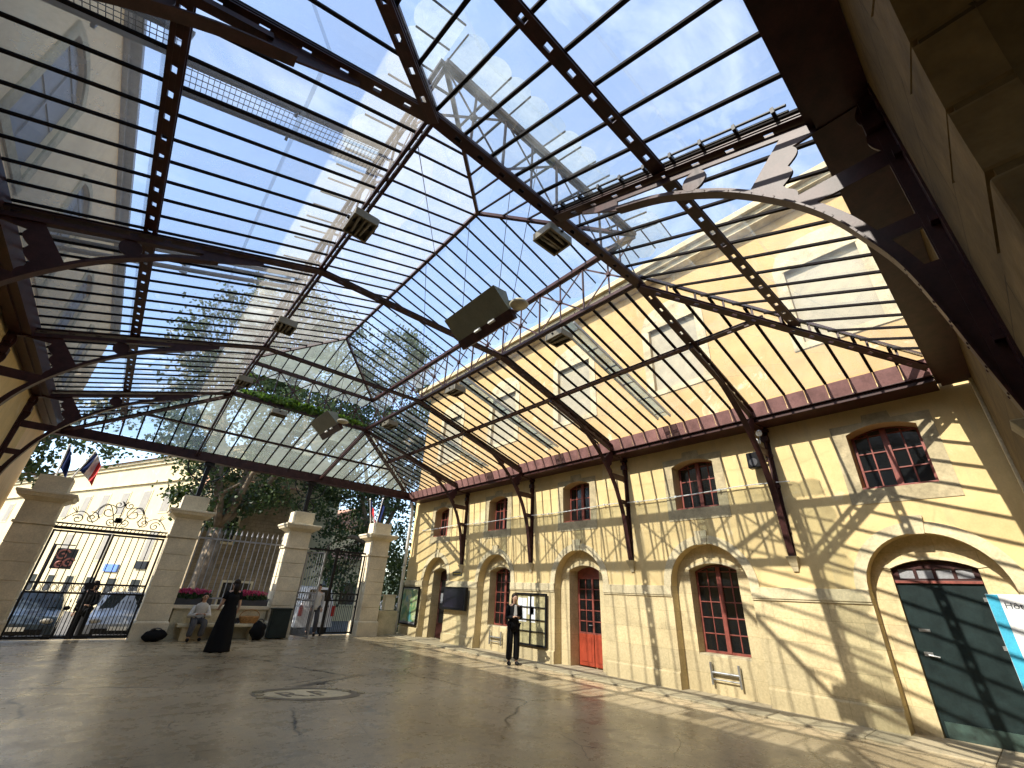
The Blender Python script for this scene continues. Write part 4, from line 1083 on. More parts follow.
mb = MB(); text_mesh('Hôtel d', .115, lambda a, b, q: (X - .2705 - q, .435 - a, 1.83 + b), 0, .0015, mb); mb.build('lettering', M['ink'], sg)
mb = MB()
for k in range(6):
    y = .26 - k * .085
    for pr_ in (((y, 1.56), (y - .06, 1.56)), ((y, 1.66), (y - .06, 1.66)), ((y, 1.56), (y, 1.66)), ((y - .06, 1.56), (y - .06, 1.66))):
        (a, b), (c, d) = pr_; mb.bar((X - .2712, a, b), (X - .2712, c, d), .006, .001, (1, 0, 0))
mb.bar((X - .2712, .3, 1.52), (X - .2712, -.22, 1.52), .005, .001, (1, 0, 0)); mb.bar((X - .2712, .3, 1.70), (X - .2712, -.22, 1.70), .005, .001, (1, 0, 0))
mb.build('drawing', M['alu'], sg)
for y in (.5, -.2):
    mb = MB(); mb.box((X - .234, y - .03, 0.02), (X - .20, y + .03, 1.95)); mb.build('post', M['metal'], sg)

# ------------------------------------------------------------------ lamps and heaters under the roof
def infra(loc, rz):
    t = empty('infrared_lamp', loc, rz)
    mb = MB(); w, d, h = .46, .36, .12
    mb.plate([(-w / 2, -d / 2), (w / 2, -d / 2), (w / 2, d / 2), (-w / 2, d / 2)], [[(-w / 2 + .03, -d / 2 + .03), (w / 2 - .03, -d / 2 + .03), (w / 2 - .03, -.012), (-w / 2 + .03, -.012)], [(-w / 2 + .03, .012), (w / 2 - .03, .012), (w / 2 - .03, d / 2 - .03), (-w / 2 + .03, d / 2 - .03)]], lambda a, b, q: (a, b, q), -h, 0)
    mb.box((-w / 2 + .015, -d / 2 + .015, -.02), (w / 2 - .015, d / 2 - .015, .03))
    mb.build('housing', M['lampmetal'], t, origin=(0, 0, 0), bevel=.015)
    for s in (-1, 1):
        mb = MB(); mb.tube([(-w / 2 + .04, s * .085, -.075), (w / 2 - .04, s * .062, -.075)], .022, 8); mb.build('tube_lamp', M['lens'], t, origin=(0, 0, 0), smooth=True)
    mb = MB(); mb.box((-.04, -.02, .03), (.04, .02, .14)); mb.box((-.02, -d / 2 - .03, -.05), (.02, d / 2 + .03, -.03)); mb.build('bracket', M['iron_dark'], t, origin=(0, 0, 0))
    return t
spots = [((1.2, 5.0, 6.50), R(90), 'bronze twin-tube lamp box on the left lantern beam, nearest the camera'),
         ((1.2, 8.72, 6.50), R(90), 'bronze twin-tube lamp box on the left lantern beam, middle one'),
         ((1.2, 12.4, 6.50), R(90), 'bronze twin-tube lamp box on the left lantern beam, by the leafy vine'),
         ((5.45, 5.0, 6.50), R(90), 'bronze twin-tube lamp box on the right lantern beam, nearest the camera'),
         ((5.45, 8.7, 6.50), R(90), 'bronze twin-tube lamp box on the right lantern beam, middle one'),
         ((5.45, 12.4, 6.50), R(90), 'bronze twin-tube lamp box on the right lantern beam, farthest down'),
         ((3.36, 3.20, 6.44), 0, 'bronze twin-tube lamp box where the large curved rib meets the cross beam'),
         ((2.55, 14.2, 6.50), 0, 'bronze twin-tube lamp box under the beam with the vine')]
proto = None
for loc, rz, lab in spots:
    if proto is None: proto = infra((0, 0, 0), 0); o = proto
    else: o = copy_tree(proto)
    o.location = loc; o.rotation_euler = (0, 0, rz); tag(o, lab, 'lamp', 'twin-tube lamp boxes on the lantern beams')
def box_heater(loc, lab):
    x, y, z = loc; t = thing('hanging_heater', lab, 'heater', loc, 0, 'box heaters hung under the lantern'); L = .68
    P = [(-.22, .12), (.06, .20), (.20, -.06), (.12, -.17), (.04, -.17)]
    mb = MB(); mb.plate([(-.25, .20), (.02, .22), (.16, -.09), (.10, -.085)], [], lambda a, b, q: (x + a, y + q, z + b), -L, L); mb.build('hood', M['olive'], t, bevel=.008)
    mb = MB(); mb.plate([(.085, -.085), (.21, -.20), (.27, -.16), (.175, -.05)], [], lambda a, b, q: (x + a + .004, y + q, z + b), -L - .01, L + .01); mb.build('back_case', M['iron'], t, bevel=.006)
    for yy in (-.25, .12):
        mb = MB(); mb.cbox((x + .095, y + yy, z - .10), (.04, .15, .04)); mb.build('vent', M['white'], t)
    mb = MB(); mb.lathe([(.02, -.03), (.13, -.025), (.15, .0), (.13, .03), (.05, .06)], (x + .16, y - L - .16, z - .04), 18, 1, 1); mb.build('end_lamp', M['cream'], t, smooth=True)
    mb = MB(); mb.tube([(x + .12, y - L - .12, z + .02), (x + .1, y - L + .02, z + .08)], .02, 6); mb.build('arm', M['iron'], t)
box_heater((RX, 4.87, 5.76), 'long olive and maroon box heater hanging in mid-air, the nearer one')
box_heater((RX, 11.77, 5.63), 'long olive and maroon box heater hanging near the vine, the farther one')
# vine on the far lantern beam
tag(leaves(1500, (3.4, 14.32, 6.86), (2.15, .22, .17), .13, 21).build('climbing_vine', M['leaf_vine'], None, origin=(3.4, 14.3, 6.8), recalc=False), 'green vine trailing along the far lantern beam', 'vine', None, 'stuff')

# ------------------------------------------------------------------ on top of the glass, outside
def slopeL(x): return ZC - SL * (CX0 - x) + ZG
def walkway(y0, y1, xa, xb, lab):
    t = thing('roof_walkway', lab, 'walkway', ((xa + xb) / 2, y0, slopeL((xa + xb) / 2) + .2), 0, 'mesh walkways on the glass')
    for y in (y0, y1):
        mb = MB(); mb.bar((xa, y, slopeL(xa) + .16), (xb, y, slopeL(xb) + .16), .04, .06)
        n = 2
        for k in range(n + 1):
            x = xa + (xb - xa) * k / n; mb.bar((x, y, slopeL(x) + .06), (x, y, slopeL(x) + .22), .03, .03)
        mb.build('side_rail', M['black'], t)
    mb = MB(); nx = int((xb - xa) / .045)
    for k in range(nx + 1):
        x = xa + (xb - xa) * k / nx; mb.bar((x, y0, slopeL(x) + .17), (x, y1, slopeL(x) + .17), .005, .008)
    for y in (y0 + (y1 - y0) * k / 5 for k in range(1, 5)): mb.bar((xa, y, slopeL(xa) + .17), (xb, y, slopeL(xb) + .17), .005, .008)
    mb.build('mesh_deck', M['cloth_grey'], t)
walkway(4.02, 4.40, -1.0, .95, 'black mesh walkway lying on the left glass slope above the nearest lamp box')
walkway(3.72, 4.0, -2.2, -1.0, 'black mesh walkway at the lower edge of the left glass slope, near the beige building')
mb = MB()
def roller(y, r, xa, xb, lab):
    t = thing('roller_blind', lab, 'blind', ((xa + xb) / 2, y, slopeL(0)), 0, 'rolled blinds on the left glass')
    mb = MB(); mb.tube([(xa, y, slopeL(xa) + .12), (xb, y, slopeL(xb) + .12)], r, 10); mb.build('roll', M['shutter'], t, smooth=True)
    for k in (0, .5, 1):
        x = xa + (xb - xa) * k; mb = MB(); mb.bar((x, y, slopeL(x) + .04), (x, y, slopeL(x) + .22), .03, r * 2.6); mb.build('clamp', M['metal'], t)
roller(7.45, .055, -2.1, .9, 'grey rolled blind on the left glass, thickest of the three beside the middle truss')
roller(7.68, .032, -2.1, .85, 'thin grey rolled blind next to the thick one on the left glass')
roller(7.95, .04, -2.1, .9, 'grey rolled blind farthest from the middle truss on the left glass')
roller(11.3, .05, -2.1, .9, 'grey rolled blind on the left glass beyond the third truss')
def slopeR(x): return ZC - SR * (x - CX1) + ZG
for y, lab in ((4.98, 'grey access ladder lying on the right glass, nearer one'), (8.75, 'grey access ladder lying on the right glass, middle one'), (12.2, 'grey access ladder lying on the right glass, farthest one')):
    t = thing('roof_ladder', lab, 'ladder', (7.4, y, slopeR(7.4)), 0, 'access ladders on the right glass')
    mb = MB()
    for s in (-.17, .17): mb.bar((5.7, y + s, slopeR(5.7) + .1), (9.3, y + s, slopeR(9.3) + .1), .03, .06)
    mb.build('stile', M['alu'], t)
    mb = MB()
    for k in range(6): x = 5.9 + k * .64; mb.bar((x, y - .17, slopeR(x) + .1), (x, y + .17, slopeR(x) + .1), .04, .02)
    mb.build('rungs', M['alu'], t)
    mb = MB(); mb.bar((5.7, y, slopeR(5.7) + .135), (9.3, y, slopeR(9.3) + .135), .30, .006); mb.build('tread_sheet', M['glass_edge'], t)

# ------------------------------------------------------------------ people
def skinned(name, nodes, edges, mat, parent, extra=None, sub=2, keep=True):
    """one continuous skinned surface grown over a skeleton"""
    names = list(nodes); me = D.meshes.new('tmp')
    me.from_pydata([nodes[k][0] for k in names], [(names.index(a), names.index(b)) for a, b in edges], [])
    ob = D.objects.new('tmp', me); COL.objects.link(ob)
    sk = ob.modifiers.new('s', 'SKIN'); sk.use_smooth_shade = True
    ss = ob.modifiers.new('d', 'SUBSURF'); ss.levels = sub; ss.render_levels = sub
    for i, k in enumerate(names):
        r = nodes[k][1]; sv = me.skin_vertices[0].data[i]
        sv.radius = (r, r) if not isinstance(r, tuple) else r
        sv.use_root = (i == 0)
    dg = bpy.context.evaluated_depsgraph_get(); m2 = D.meshes.new_from_object(ob.evaluated_get(dg))
    mb = MB(); mb.add([v.co.copy() for v in m2.vertices], [tuple(p.vertices) for p in m2.polygons])
    D.objects.remove(ob); D.meshes.remove(me); D.meshes.remove(m2)
    if extra: extra(mb)
    return mb.build(name, mat, parent, origin=(0, 0, 0), smooth=True)
def mir(n): return {k: ((-p[0], p[1], p[2]), r) for k, (p, r) in n.items()}
def person(lab, loc, rz, arms, legs, hips=.95, lean=0., head_dip=0., top=None, bottom=None, skirt=None, hair_long=.2, sleeves='long', group=None, H=1.70, hairmat='hair', shoes='cloth_black'):
    """arms / legs: {'L': [...joints], 'R': [...]} ; faces +Y"""
    t = thing('person', lab, 'person', loc, rz, group)
    z0 = hips
    ch = z0 + .34; nk = z0 + .49; hd = z0 + .55
    ly = lambda z: lean * (z - z0)
    N = {'pelvis': ((0, 0, z0), .115), 'waist': ((0, ly(z0 + .14), z0 + .14), .094), 'chest': ((0, ly(ch), ch), .108), 'collar': ((0, ly(ch + .12), ch + .12), .075), 'neck': ((0, ly(nk) + .01, nk + .02), .048), 'jaw': ((0, ly(hd) + .03 + head_dip * .3, hd + .06), (.068)), 'brow': ((0, ly(hd) + .025 + head_dip * .8, hd + .125), (.085)), 'crown': ((0, ly(hd) + .01 + head_dip, hd + .185), (.062))}
    E = [('pelvis', 'waist'), ('waist', 'chest'), ('chest', 'collar'), ('collar', 'neck'), ('neck', 'jaw'), ('jaw', 'brow'), ('brow', 'crown')]
    hands = []
    for s, P in arms.items():
        pts = [V(p) for p in P]   # shoulder, elbow, wrist, fingertips direction point
        N['sh' + s] = (tuple(pts[0]), .056); N['el' + s] = (tuple(pts[1]), .041); N['wr' + s] = (tuple(pts[2]), .027)
        palm = pts[2].lerp(pts[3], .45); N['pa' + s] = (tuple(palm), (.024))
        E += [('collar', 'sh' + s), ('sh' + s, 'el' + s), ('el' + s, 'wr' + s), ('wr' + s, 'pa' + s)]
        hands.append((pts[2], palm, pts[3], s))
    for s, P in legs.items():
        pts = [V(p) for p in P]   # hip, knee, ankle, toe
        N['hi' + s] = (tuple(pts[0]), .085); N['kn' + s] = (tuple(pts[1]), .056); N['an' + s] = (tuple(pts[2]), .037); N['to' + s] = (tuple(pts[3]), .030)
        E += [('pelvis', 'hi' + s), ('hi' + s, 'kn' + s), ('kn' + s, 'an' + s), ('an' + s, 'to' + s)]
    def ex(mb):
        for wr_, pa, tip, s in hands:
            d = (tip - wr_).normalized(); sd = d.cross(V((0, 0, 1)))
            if sd.length < .1: sd = V((1, 0, 0))
            sd.normalize(); nn = sd.cross(d)
            for k, L in zip((-1.5, -.5, .5, 1.5), (.062, .078, .074, .056)):
                a = pa + sd * k * .017 + d * .022; b = a + d * L * .55 - nn * .006; c = b + d * L * .35 - nn * L * .35
                mb.tube([a - d * .03, a, b, c], [.0095, .009, .008, .006], 6)
            a = pa - sd * .03 - d * .02; mb.tube([a, a - sd * .022 + d * .03, a - sd * .018 + d * .058], [.011, .010, .007], 6)
        hy = ly(hd) + head_dip * .6
        mb.tube([(0, hy + .095, hd + .118), (0, hy + .128, hd + .080), (0, hy + .10, hd + .074)], [.007, .015, .010], 6)
        for s in (-1, 1): mb.sphere((s * .078, hy + .02, hd + .095), .026, 6, 5, (.4, .8, 1.1))
    skinned('body', N, E, M['skin'], t, ex)
    hy = ly(hd) + head_dip * .6
    mb = MB()
    for s in (-1, 1): mb.sphere((s * .03, hy + .098, hd + .118), .011, 8, 6)
    mb.build('eyes', M['black'], t, origin=(0, 0, 0)); 
    mb = MB(); mb.tube([(-.022, hy + .098, hd + .045), (0, hy + .106, hd + .045), (.022, hy + .098, hd + .045)], [.004, .007, .004], 6); mb.build('mouth', M['red'], t, origin=(0, 0, 0))
    # hair: a cap round the skull and a fall behind
    mb = MB(); mb.sphere((0, hy - .008, hd + .145), .098, 16, 12, (.92, 1.08, .98))
    mb.v = [(x, min(y, hy + .082 - max(0, (hd + .135 - z)) * 1.7), z) for x, y, z in mb.v]
    if hair_long: mb.tube([(0, hy - .07, hd + .12), (0, hy - .085, hd + .0), (0, hy - .09, hd - hair_long)], [.075, .078, .035], 10)
    mb.build('hair', M[hairmat], t, origin=(0, 0, 0), smooth=True)
    if top:
        mb = MB(); rows = [(z0 - .10, .175, .135), (z0, .165, .128), (z0 + .12, .140, .112), (z0 + .22, .150, .118), (ch, .172, .125), (ch + .07, .178, .115), (ch + .115, .150, .095), (ch + .15, .085, .072), (ch + .175, .062, .060)]
        vs = []; n = 20
        for z, rx, ry in rows:
            for j in range(n):
                a_ = 2 * math.pi * j / n; w_ = 1 + .025 * math.sin(5 * a_ + z * 23)
                vs.append((rx * w_ * math.cos(a_), ly(z) + ry * w_ * math.sin(a_), z))
        fs = [(i * n + j, i * n + (j + 1) % n, (i + 1) * n + (j + 1) % n, (i + 1) * n + j) for i in range(len(rows) - 1) for j in range(n)]
        fs.append(tuple(range(n - 1, -1, -1))); mb.add(vs, fs)
        for s_, P in arms.items():
            sh, el, wr_ = V(P[0]), V(P[1]), V(P[2])
            inn = V((sh.x * .55, sh.y, sh.z - .02))
            if sleeves == 'long': pts, rr = [inn, sh, sh.lerp(el, .5), el, el.lerp(wr_, .5), el.lerp(wr_, .92)], [.062, .072, .064, .056, .050, .043]
            else: pts, rr = [inn, sh, sh.lerp(el, .3), sh.lerp(el, .55)], [.06, .070, .066, .066]
            mb.tube(pts, rr, 12)
        mb.build('top', M[top], t, origin=(0, 0, 0), smooth=True)
    if bottom:
        N3 = {'pelvis': (N['pelvis'][0], .130)}; E3 = []
        for s in legs:
            for k, r in (('hi', .10), ('kn', .092)): N3[k + s] = (N[k + s][0], r)
            a = V(N['kn' + s][0]); b = V(N['an' + s][0]); N3['an' + s] = (tuple(a.lerp(b, .97)), .088)
            E3 += [('pelvis', 'hi' + s), ('hi' + s, 'kn' + s), ('kn' + s, 'an' + s)]
        skinned('trousers', N3, E3, M[bottom], t)
    for s, P in legs.items():
        a, b = V(P[2]), V(P[3]); mb = MB(); mb.sphere(tuple(a.lerp(b, .55) - V((0, 0, .012))), 1, 10, 8, (.045, .125, .05)); mb.build('shoe', M[shoes], t, origin=(0, 0, 0), smooth=True)
    if skirt:
        skirt(t)
    return t, N
straight = lambda: {'L': [(-.09, 0, .90), (-.10, .02, .50), (-.10, 0, .09), (-.11, .13, .035)], 'R': [(.09, 0, .90), (.105, .03, .50), (.11, .0, .09), (.13, .13, .035)]}
# woman in black with a phone
ar = {'L': [(-.165, 0, 1.385), (-.21, -.02, 1.11), (-.06, .22, 1.13), (.0, .29, 1.16)], 'R': [(.165, 0, 1.385), (.21, -.01, 1.11), (.08, .23, 1.14), (.03, .31, 1.17)]}
w1, N = person('woman in black suit and white blouse looking down at a phone', (9.07, 10.08, 0), R(158), ar, straight(), head_dip=.035, top='cloth_black', bottom='cloth_black', hair_long=.16)
mb = MB(); mb.plate([(-.028, 1.44), (.028, 1.44), (.05, 1.14), (-.05, 1.14)], [], lambda a, b, q: (a, .118 + q - (1.44 - b) * .05 + (.012 if b < 1.3 else 0), b), 0, .012); mb.build('blouse', M['cloth_white'], w1, origin=(0, 0, 0))
ph = thing('phone', 'phone held in both hands by the woman in black', 'phone', (9.07, 10.08, 1.17), R(158))
mb = MB(); mb.cbox((.015, .30, .02), (.075, .145, .009), None); mb.build('case', M['black'], ph, origin=(0, 0, 0), bevel=.003)
mb = MB(); mb.cbox((.015, .30, .0258), (.068, .132, .002)); mb.build('display', M['screen'], ph, origin=(0, 0, 0))
# woman in a long black dress, seen from behind
def dress(t):
    mb = MB(); prof = [(.31, .01), (.305, .05), (.27, .4), (.225, .75), (.20, .92), (.155, 1.08), (.175, 1.26), (.165, 1.36)]
    mb.lathe(prof, (0, 0, 0), 28, 1., .82)
    mb.v = [(x * (1 + (.07 * math.sin(7 * math.atan2(y, x)) + .05 * math.sin(3 * math.atan2(y, x) + 1)) * max(0, (1 - z))), y * (1 + .07 * math.sin(7 * math.atan2(y, x) + .6) * max(0, (1 - z))), z) for x, y, z in mb.v]
    mb.build('dress', M['cloth_black'], t, origin=(0, 0, 0), smooth=True)
ar = {'L': [(-.165, 0, 1.385), (-.23, .02, 1.12), (-.20, .20, .98), (-.16, .31, .98)], 'R': [(.165, 0, 1.385), (.225, -.02, 1.10), (.235, .08, .87), (.24, .13, .74)]}
person('woman in a long black dress standing before the seated person', (2.97, 14.95, 0), R(12), ar, straight(), top='cloth_black', sleeves='short', skirt=dress, hair_long=.22)
# seated person
ar = {'L': [(-.165, .03, .89), (-.27, .10, .64), (-.10, .33, .70), (-.03, .40, .73)], 'R': [(.165, .03, .89), (.27, .10, .64), (.11, .33, .70), (.04, .41, .73)]}
lg = {'L': [(-.10, .05, .50), (-.15, .46, .50), (-.13, .40, .09), (-.14, .53, .035)], 'R': [(.10, .05, .50), (.14, .47, .50), (.17, .50, .09), (.19, .63, .035)]}
person('seated person in a white top bent over a phone on the stone bench', (2.74, 17.78, .02), R(180), ar, lg, hips=.52, lean=.28, head_dip=.05, top='cloth_white', bottom='cloth_grey', hair_long=.2)
# passers-by at the gates
ar = {'L': [(-.165, 0, 1.385), (-.215, -.06, 1.12), (-.21, .06, .90), (-.21, .12, .80)], 'R': [(.165, 0, 1.385), (.215, .02, 1.11), (.20, .18, .92), (.19, .26, .84)]}
lg = {'L': [(-.09, 0, .90), (-.10, .18, .52), (-.10, .16, .10), (-.11, .28, .04)], 'R': [(.09, 0, .90), (.10, .02, .50), (.105, -.20, .13), (.11, -.10, .05)]}
person('man in a white shirt and dark trousers walking in through the side gate', (6.5, 18.45, .0), R(170), ar, lg, top='cloth_white', bottom='cloth_grey', hair_long=0)
ar = {'L': [(-.165, 0, 1.385), (-.22, -.01, 1.12), (-.17, .18, 1.05), (-.10, .26, 1.08)], 'R': [(.165, 0, 1.385), (.225, .0, 1.11), (.22, .07, .88), (.22, .1, .77)]}
person('person in dark clothes standing right behind the middle of the double gate', (.02, 19.4, -.22), R(150), ar, straight(), top='cloth_black', bottom='cloth_black', hair_long=.1)

# ------------------------------------------------------------------ street beyond the gates
mb = MB(); mb.box((-30, 18.752, -.9), (XW + 3, 19.85, -.22)); tag(mb.build('street_pavement', M['kerb']), 'raised pavement outside the gates', None, None, 'structure')
def car(lab, loc, rz, paint, Lh=2.05, W=.86, hgt=1.46, van=False):
    t = empty('parked_van' if van else 'parked_car', loc, rz); tag(t, lab, 'van' if van else 'car')
    if van:
        prof = [(-2.2, .35), (-2.2, 1.35), (-2.1, 1.95), (1.2, 1.98), (1.75, 1.25), (2.3, 1.05), (2.4, .40)]
    else:
        prof = [(-Lh, .36), (-Lh - .02, .72), (-Lh + .12, .92), (-Lh + .45, .96), (-1.15, 1.36), (-.5, hgt), (.45, hgt - .02), (1.05, .98), (1.75, .82), (Lh, .62), (Lh + .02, .34)]
    secs = []
    mb = MB(); k = len(prof)
    rows = [(-1., -.0), (-.985, .0), (-.62, .0), (0, .02), (.62, .0), (.985, .0), (1., 0)]
    vs = []
    for s in rows:
        for (a, z) in prof:
            tum = max(0, (z - .9)) * .30
            vs.append((s[0] * (W - tum), a * (1 - .05 * abs(s[0]) ** 3), z + s[1] - (.03 if abs(s[0]) > .9 and z > .6 else 0)))
    fs = []
    for i in range(len(rows) - 1):
        for j in range(k - 1): fs.append((i * k + j, i * k + j + 1, (i + 1) * k + j + 1, (i + 1) * k + j))
        fs.append((i * k + k - 1, i * k, (i + 1) * k, (i + 1) * k + k - 1))
    fs.append(tuple(range(k))); fs.append(tuple((len(rows) - 1) * k + j for j in range(k - 1, -1, -1)))
    mb.add(vs, fs); mb.build('body', M[paint], t, origin=(0, 0, 0), bevel=.03)
    # windscreen, rear and side windows
    if van: fr_, rr_ = ((1.27, 1.90), (1.70, 1.30)), ((-2.175, 1.40), (-2.105, 1.86))
    else: fr_, rr_ = ((.50, hgt - .07), (.98, 1.02)), ((-.60, hgt - .05), (-1.10, 1.36))
    for (a, b), nm in ((fr_, 'windscreen'), (rr_, 'rear_window')):
        mb = MB(); n_ = V((0, (b[1] - a[1]), -(b[0] - a[0]))).normalized(); n_ = n_ if n_.z > 0 else -n_
        if van and nm == 'rear_window': n_ = V((0, -1, .1)).normalized()
        w0 = W - .16 - max(0, a[1] - .9) * .3; w1_ = W - .12 - max(0, b[1] - .9) * .3
        q = [V((-w0, a[0], a[1])), V((w0, a[0], a[1])), V((w1_, b[0], b[1])), V((-w1_, b[0], b[1]))]
        mb.add([p + n_ * .016 for p in q] + [p - n_ * .02 for p in q], [(0, 1, 2, 3), (4, 7, 6, 5), (0, 4, 5, 1), (1, 5, 6, 2), (2, 6, 7, 3), (3, 7, 4, 0)]); mb.build(nm, M['pane'], t, origin=(0, 0, 0))
    for s in (-1, 1):
        mb = MB(); zt = (1.84 if van else hgt - .12); zb = (1.30 if van else 1.0)
        ya, yb = ((.2, 1.55) if van else (-.95, .85)); yc, yd = ((.2, 1.2) if van else (-.62, .45))
        f_ = lambda y, z: V((s * (W - max(0, z - .9) * .3 + .004 - .0), y, z))
        q = [f_(ya, zb), f_(yb, zb), f_(yd, zt), f_(yc, zt)]; mb.add([p for p in q] + [p - V((s * .02, 0, 0)) for p in q], [(0, 1, 2, 3), (4, 7, 6, 5), (0, 4, 5, 1), (1, 5, 6, 2), (2, 6, 7, 3), (3, 7, 4, 0)]); mb.build('side_window', M['pane'], t, origin=(0, 0, 0))
        for y in (-1.3, 1.32):
            mb = MB(); mb.add([], []); 
            mb.tube([(s * (W - .19), y, .32), (s * (W + .01), y, .32)], .32, 22); wh = mb.build('wheel', M['rubber'], t, origin=(0, 0, 0))
            mb = MB(); mb.tube([(s * (W + .008), y, .32), (s * (W + .02), y, .32)], [.21, .18], 16); mb.build('rim', M['metal'], wh, origin=(0, 0, 0))
        fy = 2.36 if van else Lh - .12
        mb = MB(); mb.sphere((s * (W - .22), fy, .70), .1, 12, 8, (1.5, .7, .75)); mb.build('headlight', M['lens'], t, origin=(0, 0, 0), smooth=True)
        ry = -2.19 if van else -Lh + .05
        mb = MB(); mb.cbox((s * (W - .13), ry, 1.0 if van else .8), (.14, .10, .42 if van else .16)); mb.build('tail_light', M['red_lamp'], t, origin=(0, 0, 0), bevel=.02)
        mb = MB(); mb.sphere((s * (W + .08), .75 if not van else 1.35, 1.0 if not van else 1.32), .09, 10, 8, (1, .6, .75)); mb.build('mirror', M['black'], t, origin=(0, 0, 0), smooth=True)
    fy = (2.41 if van else Lh + .022)
    mb = MB(); mb.cbox((0, fy, .42), (1.3, .05, .16)); mb.build('grille', M['black'], t, origin=(0, 0, 0), bevel=.02)
    mb = MB(); mb.cbox((0, fy + .028, .50), (.50, .012, .11)); mb.cbox((0, (-2.215 if van else -Lh - .03), .62), (.5, .012, .11)); mb.build('number_plate', M['white'], t, origin=(0, 0, 0))
    return t
car('dark slate blue car parked facing the double gate', (-1.38, 22.35, -.36), R(180), 'car_blue')
car('silver grey car parked facing the double gate', (1.12, 22.4, -.36), R(177), 'car_grey', hgt=1.52)
car('white van parked with its back to the side gate', (7.75, 24.2, -.36), R(3), 'car_white', van=True)
# street buildings
def house(name, lab, P0, u, L, depth, zc, ztop, wallm, rows, sh, extra=None, flip=1):
    """a facade of length L from P0 along u; the body lies behind it"""
    t = thing(name, lab, 'building', (P0[0], P0[1], -.36)); u = V((u[0], u[1], 0)).normalized(); n = V((u.y, -u.x, 0)) * flip  # n points behind
    P = lambda s, z, d=0: V((P0[0], P0[1], 0)) + u * s + n * d + V((0, 0, z))
    def bx(mb, s0, s1, z0, z1, d0, d1):
        ps = [P(s, z, d) for z in (z0, z1) for d in (d0, d1) for s in (s0, s1)]
        mb.add(ps, [(0, 2, 3, 1), (4, 5, 7, 6), (0, 1, 5, 4), (2, 6, 7, 3), (0, 4, 6, 2), (1, 3, 7, 5)])
    mb = MB(); bx(mb, 0, L, -.37, zc, 0, depth); mb.build('wall', wallm, t)
    mb = MB(); bx(mb, -.1, L + .1, zc, zc + .16, -.25, depth); bx(mb, -.1, L + .1, zc - .2, zc - .001, -.12, -.001); mb.build('cornice', M['stone_plain'], t)
    mb = MB(); a = [P(-.3, zc + .17, -.4), P(L + .3, zc + .17, -.4), P(L + .3, zc + .17, depth + .4), P(-.3, zc + .17, depth + .4), P(-.3, ztop, depth / 2), P(L + .3, ztop, depth / 2)]
    mb.add(a, [(0, 1, 5, 4), (1, 2, 5), (2, 3, 4, 5), (3, 0, 4), (0, 3, 2, 1)]); mb.build('roof', M['tile'], t)
    for (s, z0, z1, hw, m) in rows:
        mb = MB(); bx(mb, s - hw - .1, s + hw + .1, z0 - .1, z1 + .1, -.03, -.001); w_ = mb.build('window', M['stone_plain'], t)
        mb = MB(); bx(mb, s - hw, s + hw, z0, z1, -.045, -.031); mb.build('pane', M[m], w_)
    if extra: extra(t, bx, P)
    return t
rows = []
for k in range(20):
    rows.append((1.6 + k * 2.5, 5.2, 6.5, .42, 'shutter_warm'))
    if k % 2 == 0: rows.append((1.6 + k * 2.5, 2.5, 4.0, .42, 'shutter_warm'))
    rows.append((1.5 + k * 2.5, .1, 1.5, .45, 'pane'))
def ex1(t, bx, P):
    mb = MB(); bx(mb, 6.0, 7.1, 2.05, 2.45, -.10, -.01); mb.build('shop_sign', M['black'], t)
    mb = MB(); bx(mb, 8.9, 10.4, 1.85, 2.25, -.10, -.01); mb.build('shop_sign', mottled('blue_sign_paint', (.10, .20, .55), .2, 4, .5), t)
    mb = MB(); bx(mb, -.0, 62, 7.0, 7.15, -.14, -.01); mb.build('string_course', M['stone_plain'], t)
house('street_house', 'sunlit pale yellow street house with grey shutters seen through the double gate', (4.2, 27.2), (-.39, .92), 62, 7, 8.4, 9.3, M['bld_yellow'], rows, None, ex1)
house('stone_house', 'shaded rubble stone house behind the plane tree and spiked railing', (3.0, 26.2), (1, 0), 3.7, 9, 6.2, 7.4, M['bld_stone'], [(2.2, -.2, 1.6, .6, 'pane'), (1.0, 3.4, 4.6, .4, 'pane')], None, None, -1)
house('corner_house', 'sunlit cream stone house with a clay roof seen above the side gate', (10.0, 33.0), (-.25, 1), 14, 7, 5.4, 7.2, M['bld_yellow'], [(2, 2.6, 4.0, .45, 'shutter'), (5, 2.6, 4.0, .45, 'shutter'), (2, -.2, 1.8, .5, 'pane'), (8, 2.6, 4.0, .45, 'shutter')], None)
house('garage_house', 'low pale house with a grey garage door beyond the side gate', (8.6, 31.0), (1, 0), 6, 5, 3.2, 4.0, M['bld_yellow'], [(1.6, -.3, 2.2, 1.1, 'shutter'), (4.2, .6, 1.9, .5, 'pane')], None, None, -1)
# red round shop sign on an arm by the gate
rs = thing('hanging_sign', 'red and pale swirling shop sign on a wall arm behind the double gate', 'sign', (-1.2, 23.2, 2.1))
mb = MB(); mb.tube([(-1.55, 23.6, 2.6), (-1.0, 23.2, 2.6)], .02, 6); mb.tube([(-1.55, 23.6, -.36), (-1.55, 23.6, 2.62)], .04, 8); mb.build('arm', M['iron_dark'], rs)
mb = MB(); mb.plate([(-1.42, 1.8), (-.85, 1.8), (-.85, 2.48), (-1.42, 2.48)], [], lambda a, b, q: (a, 23.2 + q, b), -.03, .03); mb.build('panel', M['cloth_grey'], rs)
mb = MB()
for cx, cz, r_ in ((-1.22, 2.25, .2), (-.98, 2.0, .17), (-1.2, 1.93, .13)): mb.tube([(p[0], 23.16, p[2]) for p in spiral(cx, cz, r_, 1.3, .5, 1, 20)], .032, 5)
mb.build('swirl', mottled('faded_pink_paint', (.55, .22, .17), .2, 5, .6), rs)
